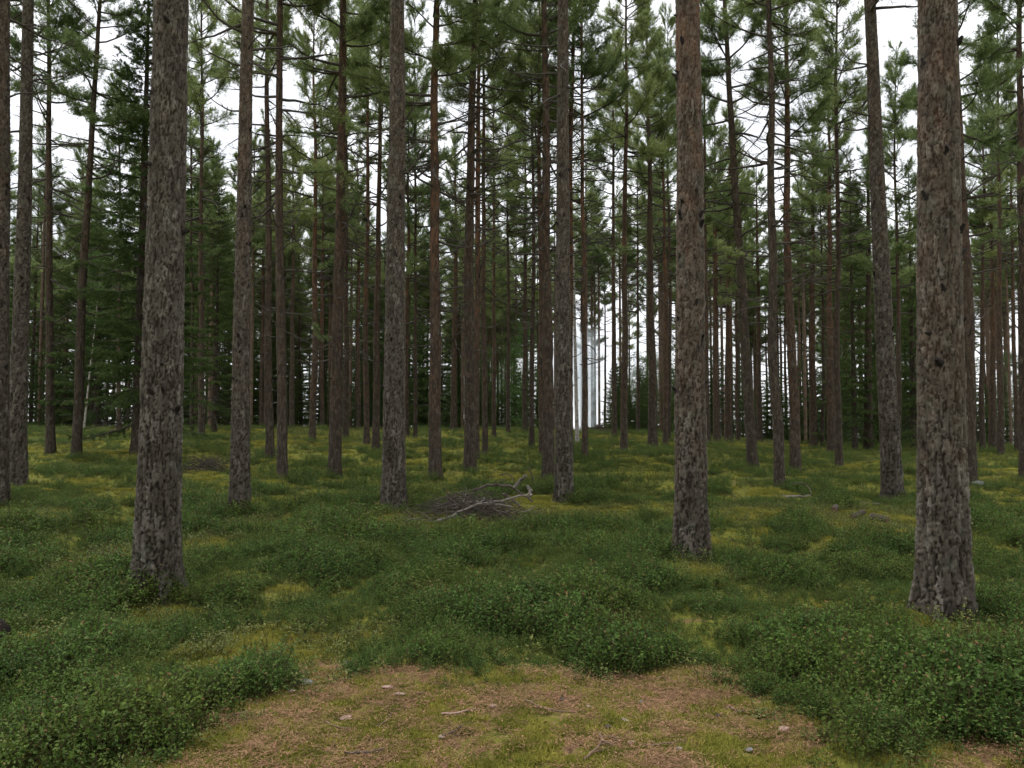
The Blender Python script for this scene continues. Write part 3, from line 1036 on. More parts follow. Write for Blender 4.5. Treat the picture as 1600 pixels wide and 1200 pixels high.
SPR = [  # px, distance, height, trunk radius, crown start, width, label
    (216, 24.0, 15.0, 0.17, 0.9, 1.0, 'big shady spruce behind the thick flaky grey pine'),
    (335, 38.0, 12.5, 0.12, 0.8, 0.95, 'dark spruce seen left of the straight brown pine'),
    (150, 46.0, 13.0, 0.13, 0.6, 1.0, 'dark spruce behind the leaning dark pine'),
    (1335, 40.0, 15.0, 0.13, 0.8, 0.85, 'tall shady spruce left of the smooth leaning brown pine'),
    (1427, 41.0, 14.5, 0.15, 0.7, 0.85, 'tall shady spruce between the smooth leaning pine and the thickest pine'),
    (1300, 47.0, 12.0, 0.12, 0.6, 0.9, 'dark spruce behind the pine with the orange upper trunk'),
    (20, 50.0, 13.0, 0.13, 0.6, 1.0, 'dark spruce behind the grey pine at the left edge'),
    (90, 58.0, 12.0, 0.13, 0.5, 1.1, 'spruce far behind the slim dark pine on the left'),
    (270, 56.0, 12.0, 0.13, 0.5, 1.1, 'spruce far behind the thick flaky grey pine'),
    (410, 58.0, 12.0, 0.13, 0.5, 1.1, 'spruce far behind the gap right of the straight brown pine'),
    (505, 60.0, 11.0, 0.12, 0.5, 1.1, 'spruce far behind, left of the knotty brown pine'),
    (600, 66.0, 9.0, 0.10, 0.4, 1.0, 'spruce far behind the stout grey pine'),
    (690, 64.0, 8.0, 0.10, 0.4, 1.0, 'spruce far behind the reddish brown pine'),
    (1135, 60.0, 7.0, 0.09, 0.3, 0.9, 'young spruce far behind the dark red pines'),
    (1262, 58.0, 7.5, 0.09, 0.3, 0.9, 'young spruce behind the dark reddish pine by the logs'),
    (1452, 36.0, 3.2, 0.05, 0.2, 0.62, 'low dense young spruce left of the thickest pine'),
    (1525, 52.0, 6.0, 0.07, 0.3, 0.8, 'young spruce left of the far right pine group'),
    (962, 62.0, 5.6, 0.05, 0.2, 0.5, 'young spruce just right of the white smoke'),
    (1000, 68.0, 6.2, 0.06, 0.2, 0.55, 'pointed young spruce left of the grey brown pine'),
    (1062, 60.0, 5.0, 0.06, 0.2, 0.55, 'young spruce seen beside the thick pinkish pine'),
    (806, 60.0, 5.5, 0.06, 0.2, 0.6, 'young spruce left of the smooth dark pine pair'),
    (745, 66.0, 6.5, 0.07, 0.2, 0.7, 'young spruce far behind the branchy grey brown pine'),
]
for i, (px, Y, H, r, hc, w, lab) in enumerate(SPR):
    tree(at_px(px, Y), H, r, (0.003, 0), 12000 + i, 'spruce', False, hc, red=0.1, light=0.36, label=lab, group='spruces among the pines', crown_scale=w)

BIR = [
    (902, 32.0, 14.0, 0.075, 9.5, 0.9, -0.021, 'white stemmed birch in front of the smoke'),
    (131, 40.0, 9.0, 0.045, 6.0, 0.8, 0.085, 'pale thin birch leaning right behind the dark leaning pine'),
    (542, 50.0, 9.0, 0.06, 6.0, 0.8, 0.0, 'pale thin birch just right of the knotty brown pine'),
    (788, 66.0, 7.0, 0.06, 1.0, 1.5, 0.0, 'fresh green young birch left of the smooth dark pine pair'),
    (729, 70.0, 8.5, 0.06, 2.0, 1.3, 0.0, 'fresh green young birch behind the branchy grey brown pine'),
    (985, 72.0, 6.0, 0.05, 0.8, 1.3, 0.0, 'fresh green young birch right of the white smoke'),
    (1014, 66.0, 5.2, 0.05, 0.8, 1.2, 0.0, 'fresh green bushy birch behind the grey brown pine'),
    (1576, 64.0, 7.5, 0.05, 0.8, 1.7, 0.0, 'bright bushy birch behind the far right pines'),
    (1600, 58.0, 6.5, 0.05, 0.8, 1.5, 0.0, 'bright bushy birch at the right edge'),
    (1112, 66.0, 5.0, 0.05, 0.8, 1.3, 0.0, 'bushy birch low behind the pinkish pine'),
    (1205, 62.0, 5.0, 0.05, 0.8, 1.3, 0.0, 'bushy birch low behind the crooked grey pine'),
]
for i, (px, Y, H, r, hc, w, ln, lab) in enumerate(BIR):
    tree(at_px(px, Y), H, r, (ln, 0), 13000 + i, 'birch', False, hc, light=0.5, label=lab, group='birches among the pines', crown_scale=w)


# ------------------------------------------------------------------ undergrowth
PINE_HIGH = pine_crown(145, 8.0, 0.25, 0.7, 10.5)
FARPINES = [pine_crown(140 + i, 9.0, d, 1.0, 8.0) for i, d in enumerate((0.12, 0.2))]
def scatter(name, pts, rotz, tilt, scale, idx, sources, label, cat):
    """many small plants as one object, instanced from the source meshes"""
    coll = bpy.data.collections.new(name + '_sources')
    for k, me in enumerate(sources):
        coll.objects.link(bpy.data.objects.new(f'{name}_{k:02d}', me))
    me = bpy.data.meshes.new(name)
    n = len(pts)
    me.vertices.add(n)
    me.vertices.foreach_set('co', np.asarray(pts, np.float32).ravel())
    a = me.attributes.new('rot', 'FLOAT_VECTOR', 'POINT')
    rot = np.stack([tilt[:, 0], tilt[:, 1], rotz], 1)
    a.data.foreach_set('vector', rot.astype(np.float32).ravel())
    a = me.attributes.new('scl', 'FLOAT', 'POINT'); a.data.foreach_set('value', np.asarray(scale, np.float32))
    a = me.attributes.new('idx', 'INT', 'POINT'); a.data.foreach_set('value', np.asarray(idx, np.int32))
    ob = link(name, me)
    ng = bpy.data.node_groups.new(name + '_nodes', 'GeometryNodeTree')
    ng.interface.new_socket('Geometry', in_out='INPUT', socket_type='NodeSocketGeometry')
    ng.interface.new_socket('Geometry', in_out='OUTPUT', socket_type='NodeSocketGeometry')
    N, L = ng.nodes, ng.links
    gi, go = N.new('NodeGroupInput'), N.new('NodeGroupOutput')
    iop = N.new('GeometryNodeInstanceOnPoints')
    ci = N.new('GeometryNodeCollectionInfo')
    ci.inputs['Collection'].default_value = coll
    ci.inputs['Separate Children'].default_value = True
    ci.inputs['Reset Children'].default_value = True

    def na(nm, t):
        q = N.new('GeometryNodeInputNamedAttribute'); q.data_type = t; q.inputs['Name'].default_value = nm
        return q.outputs['Attribute']
    L.new(gi.outputs[0], iop.inputs['Points'])
    L.new(ci.outputs[0], iop.inputs['Instance'])
    iop.inputs['Pick Instance'].default_value = True
    L.new(na('idx', 'INT'), iop.inputs['Instance Index'])
    L.new(na('rot', 'FLOAT_VECTOR'), iop.inputs['Rotation'])
    L.new(na('scl', 'FLOAT'), iop.inputs['Scale'])
    L.new(iop.outputs[0], go.inputs[0])
    md = ob.modifiers.new('scatter', 'NODES')
    md.node_group = ng
    tag(ob, label, cat, kind='stuff')
    return ob


def shrub(seed, h=0.22, n_st=9, per=13, leafl=0.022, leafm=1):
    rng = np.random.default_rng(seed)
    g = Geo()
    for s in range(n_st):
        az = rng.uniform(0, 6.3); el = math.radians(rng.uniform(48, 86))
        d = np.array([math.cos(az) * math.cos(el), math.sin(az) * math.cos(el), math.sin(el)])
        hh = h * rng.uniform(0.55, 1.12)
        base = np.append(rng.normal(0, 0.03, 2), -0.03)
        ax = curve(base, d, hh, 4, 0.15, rng, 0.13)
        g.tube(ax, np.linspace(0.0022, 0.0012, len(ax)), 3, 0, False)
        u = rng.uniform(0.35, 1.02, per) ** 0.8 * 4; i = np.minimum(u.astype(int), 3); fr = (u - i)[:, None]
        p = ax[i] * (1 - fr) + ax[i + 1] * fr
        q = p + rng.normal(0, 0.016, (per, 3))
        dr = rng.normal(0, 1, (per, 3)); dr[:, 2] = np.abs(dr[:, 2]) * 0.5 + 0.1
        m = leafm
        tone = np.clip(rng.normal(0.25 + 0.45 * (u / 4), 0.2), 0, 1)  # lighter towards the tips: highlights on the leaf tops painted as tone
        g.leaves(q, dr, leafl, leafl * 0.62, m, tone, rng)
        if rng.uniform() < 0.22:
            g.leaves(q[:3], dr[:3], leafl, leafl * 0.6, 2, None, rng)
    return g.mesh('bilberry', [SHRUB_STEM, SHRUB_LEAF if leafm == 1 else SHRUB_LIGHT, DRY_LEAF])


def shrub_light(seed):
    rng = np.random.default_rng(seed)
    g = Geo()
    for s in range(6):
        az = rng.uniform(0, 6.3); el = math.radians(rng.uniform(35, 85))
        d = np.array([math.cos(az) * math.cos(el), math.sin(az) * math.cos(el), math.sin(el)])
        ax = curve(np.append(rng.normal(0, 0.03, 2), -0.02), d, 0.15 * rng.uniform(.6, 1.1), 4, 0.1, rng, 0.15)
        g.tube(ax, np.linspace(0.002, 0.001, len(ax)), 3, 0, False)
        per = 9
        u = rng.uniform(0.3, 1.0, per) * 4; i = np.minimum(u.astype(int), 3); fr = (u - i)[:, None]
        p = ax[i] * (1 - fr) + ax[i + 1] * fr + rng.normal(0, 0.012, (per, 3))
        dr = rng.normal(0, 1, (per, 3)); dr[:, 2] = np.abs(dr[:, 2]) * 0.4
        g.leaves(p, dr, 0.018, 0.011, 1, None, rng)
    return g.mesh('bilberry_light', [SHRUB_STEM, SHRUB_LIGHT])


def moss_tuft(seed, r=0.06, n=95, h=0.030):
    rng = np.random.default_rng(seed)
    g = Geo()
    a = rng.uniform(0, 6.3, n); q = r * np.sqrt(rng.uniform(0, 1, n))
    dome = h * 0.5 * (1 - (q / r) ** 2)
    p = np.stack([q * np.cos(a), q * np.sin(a), dome - 0.012], 1)
    d = rng.normal(0, 0.5, (n, 3)); d[:, 2] = 1
    g.needles(p, d, 3, h, 0.006, 0.9, 0, np.clip(rng.normal(0.5, 0.25, n), 0, 1), 0.006, rng)
    return g.mesh('moss', [MOSS])


def litter_patch(seed, n=46, r=0.11):
    rng = np.random.default_rng(seed)
    g = Geo()
    for k in range(n):
        c = np.append(rng.normal(0, r * 0.6, 2), rng.uniform(0.002, 0.012))
        az = rng.uniform(0, 6.3); ln = rng.uniform(0.010, 0.028)
        d = np.array([math.cos(az), math.sin(az), rng.normal(0, 0.12)]) * ln
        s = np.array([-math.sin(az), math.cos(az), 0]) * rng.uniform(0.0009, 0.002)
        v = np.array([c - d - s, c - d + s, c + d + s, c + d - s])
        g.add(v, np.array([[0, 1, 2, 3]]), 0, rng.uniform(0, 1))
    for k in range(12):
        c = np.append(rng.normal(0, r * 0.7, 2), rng.uniform(0.006, 0.02))
        az = rng.uniform(0, 6.3); e = rng.uniform(0.003, 0.010)
        a = np.array([math.cos(az), math.sin(az), rng.normal(0, .3)]) * e
        b = np.array([-math.sin(az), math.cos(az), rng.normal(0, .3)]) * e * rng.uniform(0.4, 0.9)
        up = np.array([0, 0, 0.003])
        g.add(np.array([c + a, c + b, c - a, c - b, c + up]), np.array([[0, 1, 4], [1, 2, 4], [2, 3, 4], [3, 0, 4]]), 0, rng.uniform(0.1, 1))
    return g.mesh('litter', [LITTER])


def region(n, d0, d1, rng, wide=0.74, power=1.0):
    """random ground points, d0 to d1 metres ahead, evenly spread over the area"""
    y = np.sqrt(rng.uniform(d0 ** 2, d1 ** 2, n)) if power == 1.0 else d0 + (d1 - d0) * rng.uniform(0, 1, n) ** power
    x = rng.uniform(-1, 1, n) * (wide * y + 1.0)
    return x, y


rs = np.random.default_rng(77)
# the wood beyond the crest, which reads as one dark green mass
fp = []
for p0, p1, n, y0, y1, pool, s0, s1 in ((-350, 700, 170, 52, 105, (0, 1, 2, 0, 1, 2, 3, 4), 0.9, 1.2), (700, 885, 38, 54, 105, (0, 1, 2), 0.9, 1.15),
                                        (-200, 430, 26, 43, 62, (0, 1, 2), 1.0, 1.2),
                                        (885, 962, 8, 52, 72, (2,), 0.95, 1.1), (962, 1065, 8, 50, 72, (2,), 0.9, 1.1),
                                        (1065, 1300, 26, 50, 75, (2,), 0.9, 1.1), (1290, 1480, 50, 52, 100, (0, 1, 2, 3, 4), 0.85, 1.15),
                                        (1480, 1950, 44, 50, 75, (2,), 0.9, 1.1), (1480, 1700, 14, 70, 110, (5,), 0.5, 0.9),
                                        (-350, 720, 120, 50, 90, (6, 7), 0.7, 2.0), (1065, 1700, 110, 50, 90, (6, 7, 7, 5), 0.5, 1.25), (720, 880, 26, 56, 90, (6, 7, 5), 0.5, 1.2),
                                        (955, 1065, 44, 52, 85, (6, 7, 5), 0.65, 1.15), (700, 885, 18, 52, 85, (6, 7, 5), 0.7, 1.2)):
    for _ in range(n):
        px = rs.uniform(p0, p1); Y = math.sqrt(rs.uniform(y0 ** 2, y1 ** 2)); k = int(rs.choice(pool)); sc_ = rs.uniform(s0, s1)
        x, y, z = at_px(px, Y)
        if k < 2: z += 8.0 * sc_
        if k == 2: z += 10.5 * sc_
        if k == 5: sc_ *= 1.7
        fp.append((x, y, z, sc_, k))
fp = np.array(fp)
scatter('far_wood', fp[:, :3], rs.uniform(0, 6.3, len(fp)), np.zeros((len(fp), 2)), fp[:, 3], fp[:, 4], FARPINES + [PINE_HIGH] + SPRUCES + [BIRCHES[0]] + YOUNG,
        'far wood of mixed conifers closing the view beyond the crest', 'wood')
SHRUBS = [shrub(600 + i, h) for i, h in enumerate((0.20, 0.23, 0.26, 0.18, 0.22, 0.25))]
LIGHTS = [shrub_light(650 + i) for i in range(3)]
MOSSES = [moss_tuft(700 + i) for i in range(4)] + [moss_tuft(720 + i, 0.16, 240, 0.045) for i in range(3)]
LITTERS = [litter_patch(750 + i) for i in range(4)]


def ivl(x, lo, hi):
    return (x >= lo) & (x < hi)


def cover(x, y):
    """how thickly bilberry covers the ground"""
    d = np.hypot(x, y)
    n = fbm(x * 0.55 + 40, y * 0.6 + 12, 41, 3)
    c = sstep(0.30, 0.46, n + 0.13 * (1 - sstep(7, 16, d)) - 0.02 * sstep(20, 40, d))
    c = c * (1 - clear_amount(x, y)) * (1 - 0.93 * open_amount(x, y))
    return c


# near and middle bilberry
pts, sc, ix = [], [], []
for n, d0, d1, k in ((18000, 2.8, 9.0, 0.88), (19000, 9.0, 17.0, 1.02), (30000, 17.0, 34.0, 1.4), (18000, 34.0, 54.0, 1.8)):
    x, y = region(n, d0, d1, rs)
    c = cover(x, y)
    keep = rs.uniform(0, 1, n) < c * (1.0 if d0 < 17 else 0.92)
    x, y, c = x[keep], y[keep], c[keep]
    hgt = 0.46 + 1.02 * sstep(0.25, 0.75, fbm(x * 1.5, y * 1.3, 51, 2)) * (0.65 + 0.6 * vnoise(x * 0.5, y * 0.5, 53))
    edge = 1.0
    far = 1 - 0.42 * sstep(12, 22, np.hypot(x, y))
    pts.append(np.stack([x, y, terrain(x, y) - 0.01], 1))
    sc.append(k * hgt * (0.55 + 0.45 * c) * far * rs.uniform(0.75, 1.15, len(x)) * 0.98)
    ix.append(rs.integers(0, 6, len(x)))
pts = np.concatenate(pts); sc = np.concatenate(sc); ix = np.concatenate(ix)
scatter('bilberry_shrubs', pts, rs.uniform(0, 6.3, len(pts)), rs.normal(0, 0.14, (len(pts), 2)), sc, ix, SHRUBS,
        'low dark green bilberry shrubs covering the forest floor', 'shrubs')

# lighter sprigs where the cover thins
x1, y1 = region(7500, 3.0, 14.0, rs); x2, y2 = region(24000, 14.0, 50.0, rs)
x, y = np.concatenate([x1, x2]), np.concatenate([y1, y2])
c = cover(x, y)
pr = (0.10 + 0.8 * np.exp(-((c - 0.35) / 0.3) ** 2)) * (1 - 0.95 * clear_amount(x, y)) + 0.5 * open_amount(x, y)
keep = rs.uniform(0, 1, len(x)) < pr
x, y = x[keep], y[keep]
scatter('pale_bilberry_sprigs', np.stack([x, y, terrain(x, y)], 1), rs.uniform(0, 6.3, len(x)), rs.normal(0, 0.2, (len(x), 2)),
        rs.uniform(0.7, 1.25, len(x)) * (1 + 0.02 * y), rs.integers(0, 3, len(x)), LIGHTS, 'pale yellow green sprigs in the thin spots of the shrubs', 'sprigs')

# moss
pts, sc, ix = [], [], []
x, y = region(15000, 2.6, 7.0, rs, 0.74)
c = cover(x, y)
p_ = (1 - c) * (0.25 + 0.75 * sstep(0.36, 0.52, 1 - fbm(x * 6 + 5, y * 6, 62, 3)))
keep = rs.uniform(0, 1, len(x)) < p_
pts.append(np.stack([x, y, terrain(x, y) + 0.002], 1)[keep]); sc.append(rs.uniform(0.6, 1.25, keep.sum())); ix.append(rs.integers(0, 4, keep.sum()))
for n, d0, d1, k in ((9000, 6.5, 16, 0.85), (24000, 16, 50, 1.25)):
    x, y = region(n, d0, d1, rs)
    c = cover(x, y)
    keep = rs.uniform(0, 1, n) < (1 - 0.85 * c) * (0.25 + 0.75 * sstep(0.35, 0.55, fbm(x * 0.9, y * 0.9, 66, 3)))
    pts.append(np.stack([x, y, terrain(x, y) + 0.002], 1)[keep]); sc.append(k * rs.uniform(0.7, 1.3, keep.sum())); ix.append(rs.integers(4, 7, keep.sum()))
pts = np.concatenate(pts); sc = np.concatenate(sc); ix = np.concatenate(ix)
scatter('moss_cover', pts, rs.uniform(0, 6.3, len(pts)), rs.normal(0, 0.1, (len(pts), 2)), sc, ix, MOSSES, 'yellow green feather moss between the shrubs and on the open patch', 'moss')

# needle litter on the open patch
x, y = region(9500, 2.6, 6.5, rs)
keep = (clear_amount(x, y) > 0.3) & (rs.uniform(0, 1, len(x)) < 0.28 + 0.65 * sstep(0.42, 0.58, fbm(x * 6 + 5, y * 6, 62, 3)))
x, y = x[keep], y[keep]
scatter('needle_litter', np.stack([x, y, terrain(x, y) + 0.012], 1), rs.uniform(0, 6.3, len(x)), rs.normal(0, 0.08, (len(x), 2)),
        rs.uniform(0.5, 1.0, len(x)), rs.integers(0, 4, len(x)), LITTERS, 'brown fallen needles and bark crumbs on the open patch', 'litter')


# ------------------------------------------------------------------ fallen wood and stones
def fallen(name, pixpts, r0, r1, mat, label, cat='branch', group=None, twigs=0, seed=0, k=7, twl=0.3, up=0.0):
    """a fallen branch through points (photo x, photo y, metres ahead), with side twigs"""
    rng = np.random.default_rng(seed + 3000)
    ctrl = np.array([P(*q) for q in pixpts])
    ctrl[:, 2] += up + (0.05 if group == PG else 0.04)
    t = np.linspace(0, len(ctrl) - 1, 4 * len(ctrl) + 2)
    pts = np.stack([np.interp(t, np.arange(len(ctrl)), ctrl[:, c]) for c in range(3)], 1)
    ker = np.array([.25, .5, .25])
    for _ in range(2):
        for c in range(3):
            pts[1:-1, c] = np.convolve(pts[:, c], ker, 'valid')
    pts[1:-1] += rng.normal(0, r0 * 0.35, (len(pts) - 2, 3))
    gz = terrain(pts[:, 0], pts[:, 1]) + 0.02
    pts[:, 2] = np.maximum(pts[:, 2], gz)
    org = pts[0].copy(); org[2] = float(terrain(org[0], org[1]))
    g = Geo()
    rad = np.linspace(r0, r1, len(pts)) * (1 + rng.normal(0, 0.08, len(pts)))
    g.tube(pts - org, rad, k, 0, True)
    root = link(name, g.mesh(name, [mat]), None, tuple(org))
    for s in range(twigs):
        i = int(rng.integers(1, len(pts) - 1))
        td = pts[i + 1] - pts[i]; td /= np.linalg.norm(td) + 1e-9
        d = td * 0.7 + rng.normal(0, 0.7, 3); d[2] = abs(d[2]) * 0.8
        d /= np.linalg.norm(d)
        sx = curve(pts[i] - org, d, twl * rng.uniform(0.5, 1.3), 5, rng.uniform(-0.5, 0.3), rng, 0.18)
        gg = Geo(); gg.tube(sx, np.linspace(r0 * 0.38, r0 * 0.12, len(sx)), 5, 0, True)
        link('twig', gg.mesh('twig', [mat]), root)
    tag(root, label, cat, group)
    return root


PG = 'branches of the pile between the trunks'
fallen('fallen_branch', [(662, 832, 11.9), (700, 812, 12.0), (745, 794, 12.1), (790, 786, 12.4), (828, 775, 12.9)], 0.028, 0.014, DEADWOOD, 'longest pale curved branch arching along the front of the pile', 'branch', PG, 6, 1)
fallen('fallen_branch', [(803, 766, 13.6), (812, 757, 13.6), (822, 747, 13.5)], 0.030, 0.022, DEADWOOD, 'short thick pale branch sticking up at the right top of the pile', 'branch', PG, 0, 2)
fallen('fallen_branch', [(738, 772, 13.8), (765, 761, 13.8), (795, 764, 13.7), (820, 778, 13.5), (832, 788, 13.3)], 0.025, 0.014, DARKWOOD, 'dark crooked branch lying over the back of the pile', 'branch', PG, 4, 3)
fallen('fallen_branch', [(825, 734, 14.6), (830, 744, 14.6), (833, 756, 14.6)], 0.010, 0.015, DARKWOOD, 'small dark twisted branch upright behind the pile', 'branch', PG, 1, 4)
fallen('fallen_branch', [(780, 746, 14.4), (795, 745, 14.4), (804, 756, 14.3), (806, 768, 14.2)], 0.012, 0.008, DARKWOOD, 'thin hooked branch curling over the top of the pile', 'branch', PG, 1, 5)
fallen('fallen_branch', [(716, 790, 12.8), (745, 789, 12.8), (772, 793, 12.7), (800, 797, 12.6)], 0.026, 0.015, DEADWOOD, 'pale branch lying level in the middle of the pile', 'branch', PG, 6, 6)
fallen('fallen_branch', [(786, 777, 13.4), (800, 784, 13.2), (812, 797, 12.9)], 0.022, 0.018, DARKWOOD, 'short dark stick slanting down at the right of the pile', 'branch', PG, 2, 7)
fallen('fallen_branch', [(824, 764, 13.9), (828, 771, 13.8), (829, 780, 13.6)], 0.030, 0.024, DEADWOOD, 'bleached stub at the right end of the pile', 'branch', PG, 0, 8)
fallen('fallen_branch', [(622, 829, 11.7), (640, 815, 11.8), (672, 819, 11.9)], 0.010, 0.006, DEADWOOD, 'thin pale twig at the left end of the pile', 'branch', PG, 2, 9)
fallen('fallen_branch', [(628, 848, 11.0), (640, 841, 11.0)], 0.022, 0.016, DEADWOOD, 'short grey stick left below the pile', 'branch', PG, 0, 10)
fallen('fallen_branch', [(812, 806, 12.4), (826, 803, 12.4), (834, 796, 12.5)], 0.009, 0.006, DEADWOOD, 'thin pale twig low at the right foot of the pile', 'branch', PG, 1, 11)


def twig_heap(name, px0, px1, py, Y, dep, hgt, n, mat, label, seed):
    rng = np.random.default_rng(seed)
    a, b = P(px0, py, Y), P(px1, py, Y)
    org = (a + b) / 2; org[2] = float(terrain(org[0], org[1]))
    g = Geo()
    for k in range(n):
        u = rng.normal(0.5, 0.22); u = min(max(u, 0), 1)
        x = a[0] + (b[0] - a[0]) * u; y = Y + rng.normal(0, dep)
        hh = hgt * (1 - (2 * u - 1) ** 2) * rng.uniform(0, 1)
        p = np.array([x, y, float(terrain(x, y)) + hh + 0.02])
        az = rng.uniform(0, 6.3)
        d = np.array([math.cos(az), math.sin(az) * 0.7, rng.normal(0, 0.3)])
        ln = rng.uniform(0.15, 0.6)
        ax = curve(p - d * ln / 2, d / np.linalg.norm(d), ln, 5, rng.uniform(-.8, .2), rng, 0.2)
        ax[:, 2] = np.maximum(ax[:, 2], terrain(ax[:, 0], ax[:, 1]) + 0.01)
        g.tube(ax - org, np.linspace(rng.uniform(0.004, 0.010), 0.002, len(ax)), 4, 0, False)
    o = link(name, g.mesh(name, [mat]), None, tuple(org))
    tag(o, label, 'twigs', None, 'stuff')


GREYTWIG = simple('grey_twig', (0.035, 0.028, 0.022), (0.125, 0.102, 0.084), 6)
twig_heap('twig_heap', 640, 832, 808, 12.7, 0.42, 0.36, 520, GREYTWIG, 'tangle of fine grey twigs under the branch pile', 21)
twig_heap('brush_heap', 285, 362, 738, 20.0, 0.45, 0.30, 260, TWIG, 'brown brush heap between the flaky grey pine and the straight brown pine', 22)

LG = 'fallen wood right of the pinkish pine'
fallen('fallen_branch', [(1019, 783, 15.5), (1033, 788, 15.4), (1060, 789, 15.4)], 0.020, 0.016, DARKWOOD, 'dark branch poking out left of the thick pinkish pine', 'branch', LG, 0, 31)
fallen('fallen_branch', [(1125, 791, 15.0), (1145, 791, 15.0), (1165, 798, 14.8), (1180, 803, 14.6)], 0.020, 0.012, DEADWOOD, 'pale branch half sunk in shrubs right of the pinkish pine', 'branch', LG, 1, 32)
fallen('fallen_branch', [(1222, 780, 16.4), (1245, 780, 16.4), (1267, 778, 16.4)], 0.035, 0.028, DEADWOOD, 'pale rotten branch lying level below the grey brown pine', 'branch', LG, 1, 33)
fallen('fallen_branch', [(1236, 759, 17.0), (1250, 757, 17.0), (1262, 762, 16.9), (1268, 774, 16.6)], 0.012, 0.010, DARKWOOD, 'thin dark branch bent in an arch below the reddish leaning pine', 'branch', LG, 0, 34)
fallen('fallen_branch', [(1272, 783, 16.0), (1300, 796, 15.6), (1335, 802, 15.3)], 0.014, 0.011, GREYTWIG, 'thin grey branch running between the cut logs', 'branch', LG, 3, 35)


def log(p0, p1, r, label, seed, cut=None):
    rng = np.random.default_rng(seed)
    a, b = np.array(p0, float), np.array(p1, float)
    for q in (a, b):
        q[2] = float(terrain(q[0], q[1])) + r * 0.9 + 0.03
    n = 9
    pts = a[None] + (b - a)[None] * np.linspace(0, 1, n)[:, None]
    pts[1:-1] += rng.normal(0, r * 0.06, (n - 2, 3))
    g = Geo(); g.tube(pts - a, r * (1 + rng.normal(0, 0.05, n)), 12, 0, False)
    root = link('cut_log', g.mesh('cut_log', [DARKWOOD]), None, tuple(a))
    tan = (b - a) / np.linalg.norm(b - a)
    for e, s in ((a, -1), (b, 1)):
        gg = Geo(); c = e - a
        gg.tube(np.array([c - s * tan * 0.004, c + s * tan * 0.006]), [r * 0.94, r * 0.9], 12, 0, True)
        link('cut_face', gg.mesh('cut_face', [cut or CUTWOOD]), root)
    tag(root, label, 'log', 'cut logs in the shrubs')


def gp(px, py):
    q = ground_hit(px, py)
    return q


_a = gp(1303, 802); log(_a + [-0.05, -0.14, 0], _a + [0.10, 0.16, 0], 0.05, 'small cut log with pale end, leftmost of three in the shrubs', 41)
_a = gp(1345, 812); log(_a + [-0.16, -0.05, 0], _a + [0.10, 0.12, 0], 0.042, 'middle cut log lying nearly level in the shrubs', 42)
_a = gp(1378, 818); log(_a + [0.03, -0.14, 0], _a + [-0.10, 0.14, 0], 0.058, 'reddish cut log with end facing us, rightmost of three', 43)
fallen('fallen_branch', [(1375, 813, 15.0), (1355, 806, 15.2), (1345, 803, 15.4)], 0.02, 0.015, DEADWOOD, 'short grey branch resting between the two right hand cut logs', 'branch', LG, 0, 36)
fallen('fallen_branch', [(12, 995, 6.3), (35, 986, 6.4), (56, 978, 6.6)], 0.012, 0.008, DEADWOOD, 'pale stick beside the dark stump at the left edge', 'branch', 'sticks near the camera', 1, 37, up=0.05)


def lump(name, px, py, sx, sy, sz, mat, label, cat, seed, group=None, lift=0.0, rz=0.0):
    rng = np.random.default_rng(seed)
    p = gp(px, py)
    nu, nv = 12, 7
    v, f = [], []
    for j in range(nv):
        ph = math.pi * j / (nv - 1)
        for i in range(nu):
            t = 2 * math.pi * i / nu
            k = 1 + rng.normal(0, 0.13)
            ex = 0.75
            c, s = math.cos(t), math.sin(t)
            v.append((sx * np.sign(c) * abs(c) ** ex * math.sin(ph) * k, sy * np.sign(s) * abs(s) ** ex * math.sin(ph) * k, sz * math.cos(ph) * (1 + rng.normal(0, 0.1))))
    for j in range(nv - 1):
        for i in range(nu):
            f.append((j * nu + i, (j + 1) * nu + i, (j + 1) * nu + (i + 1) % nu, j * nu + (i + 1) % nu))
    o = link(name, raw_mesh(name, v, [np.array(f)], [mat], None, name == 'stump'), None, (p[0], p[1], float(terrain(p[0], p[1])) + sz * 0.45 + lift))
    o.rotation_euler = (rng.normal(0, .1), rng.normal(0, .1), rz + rng.normal(0, 0.3))
    tag(o, label, cat, group)


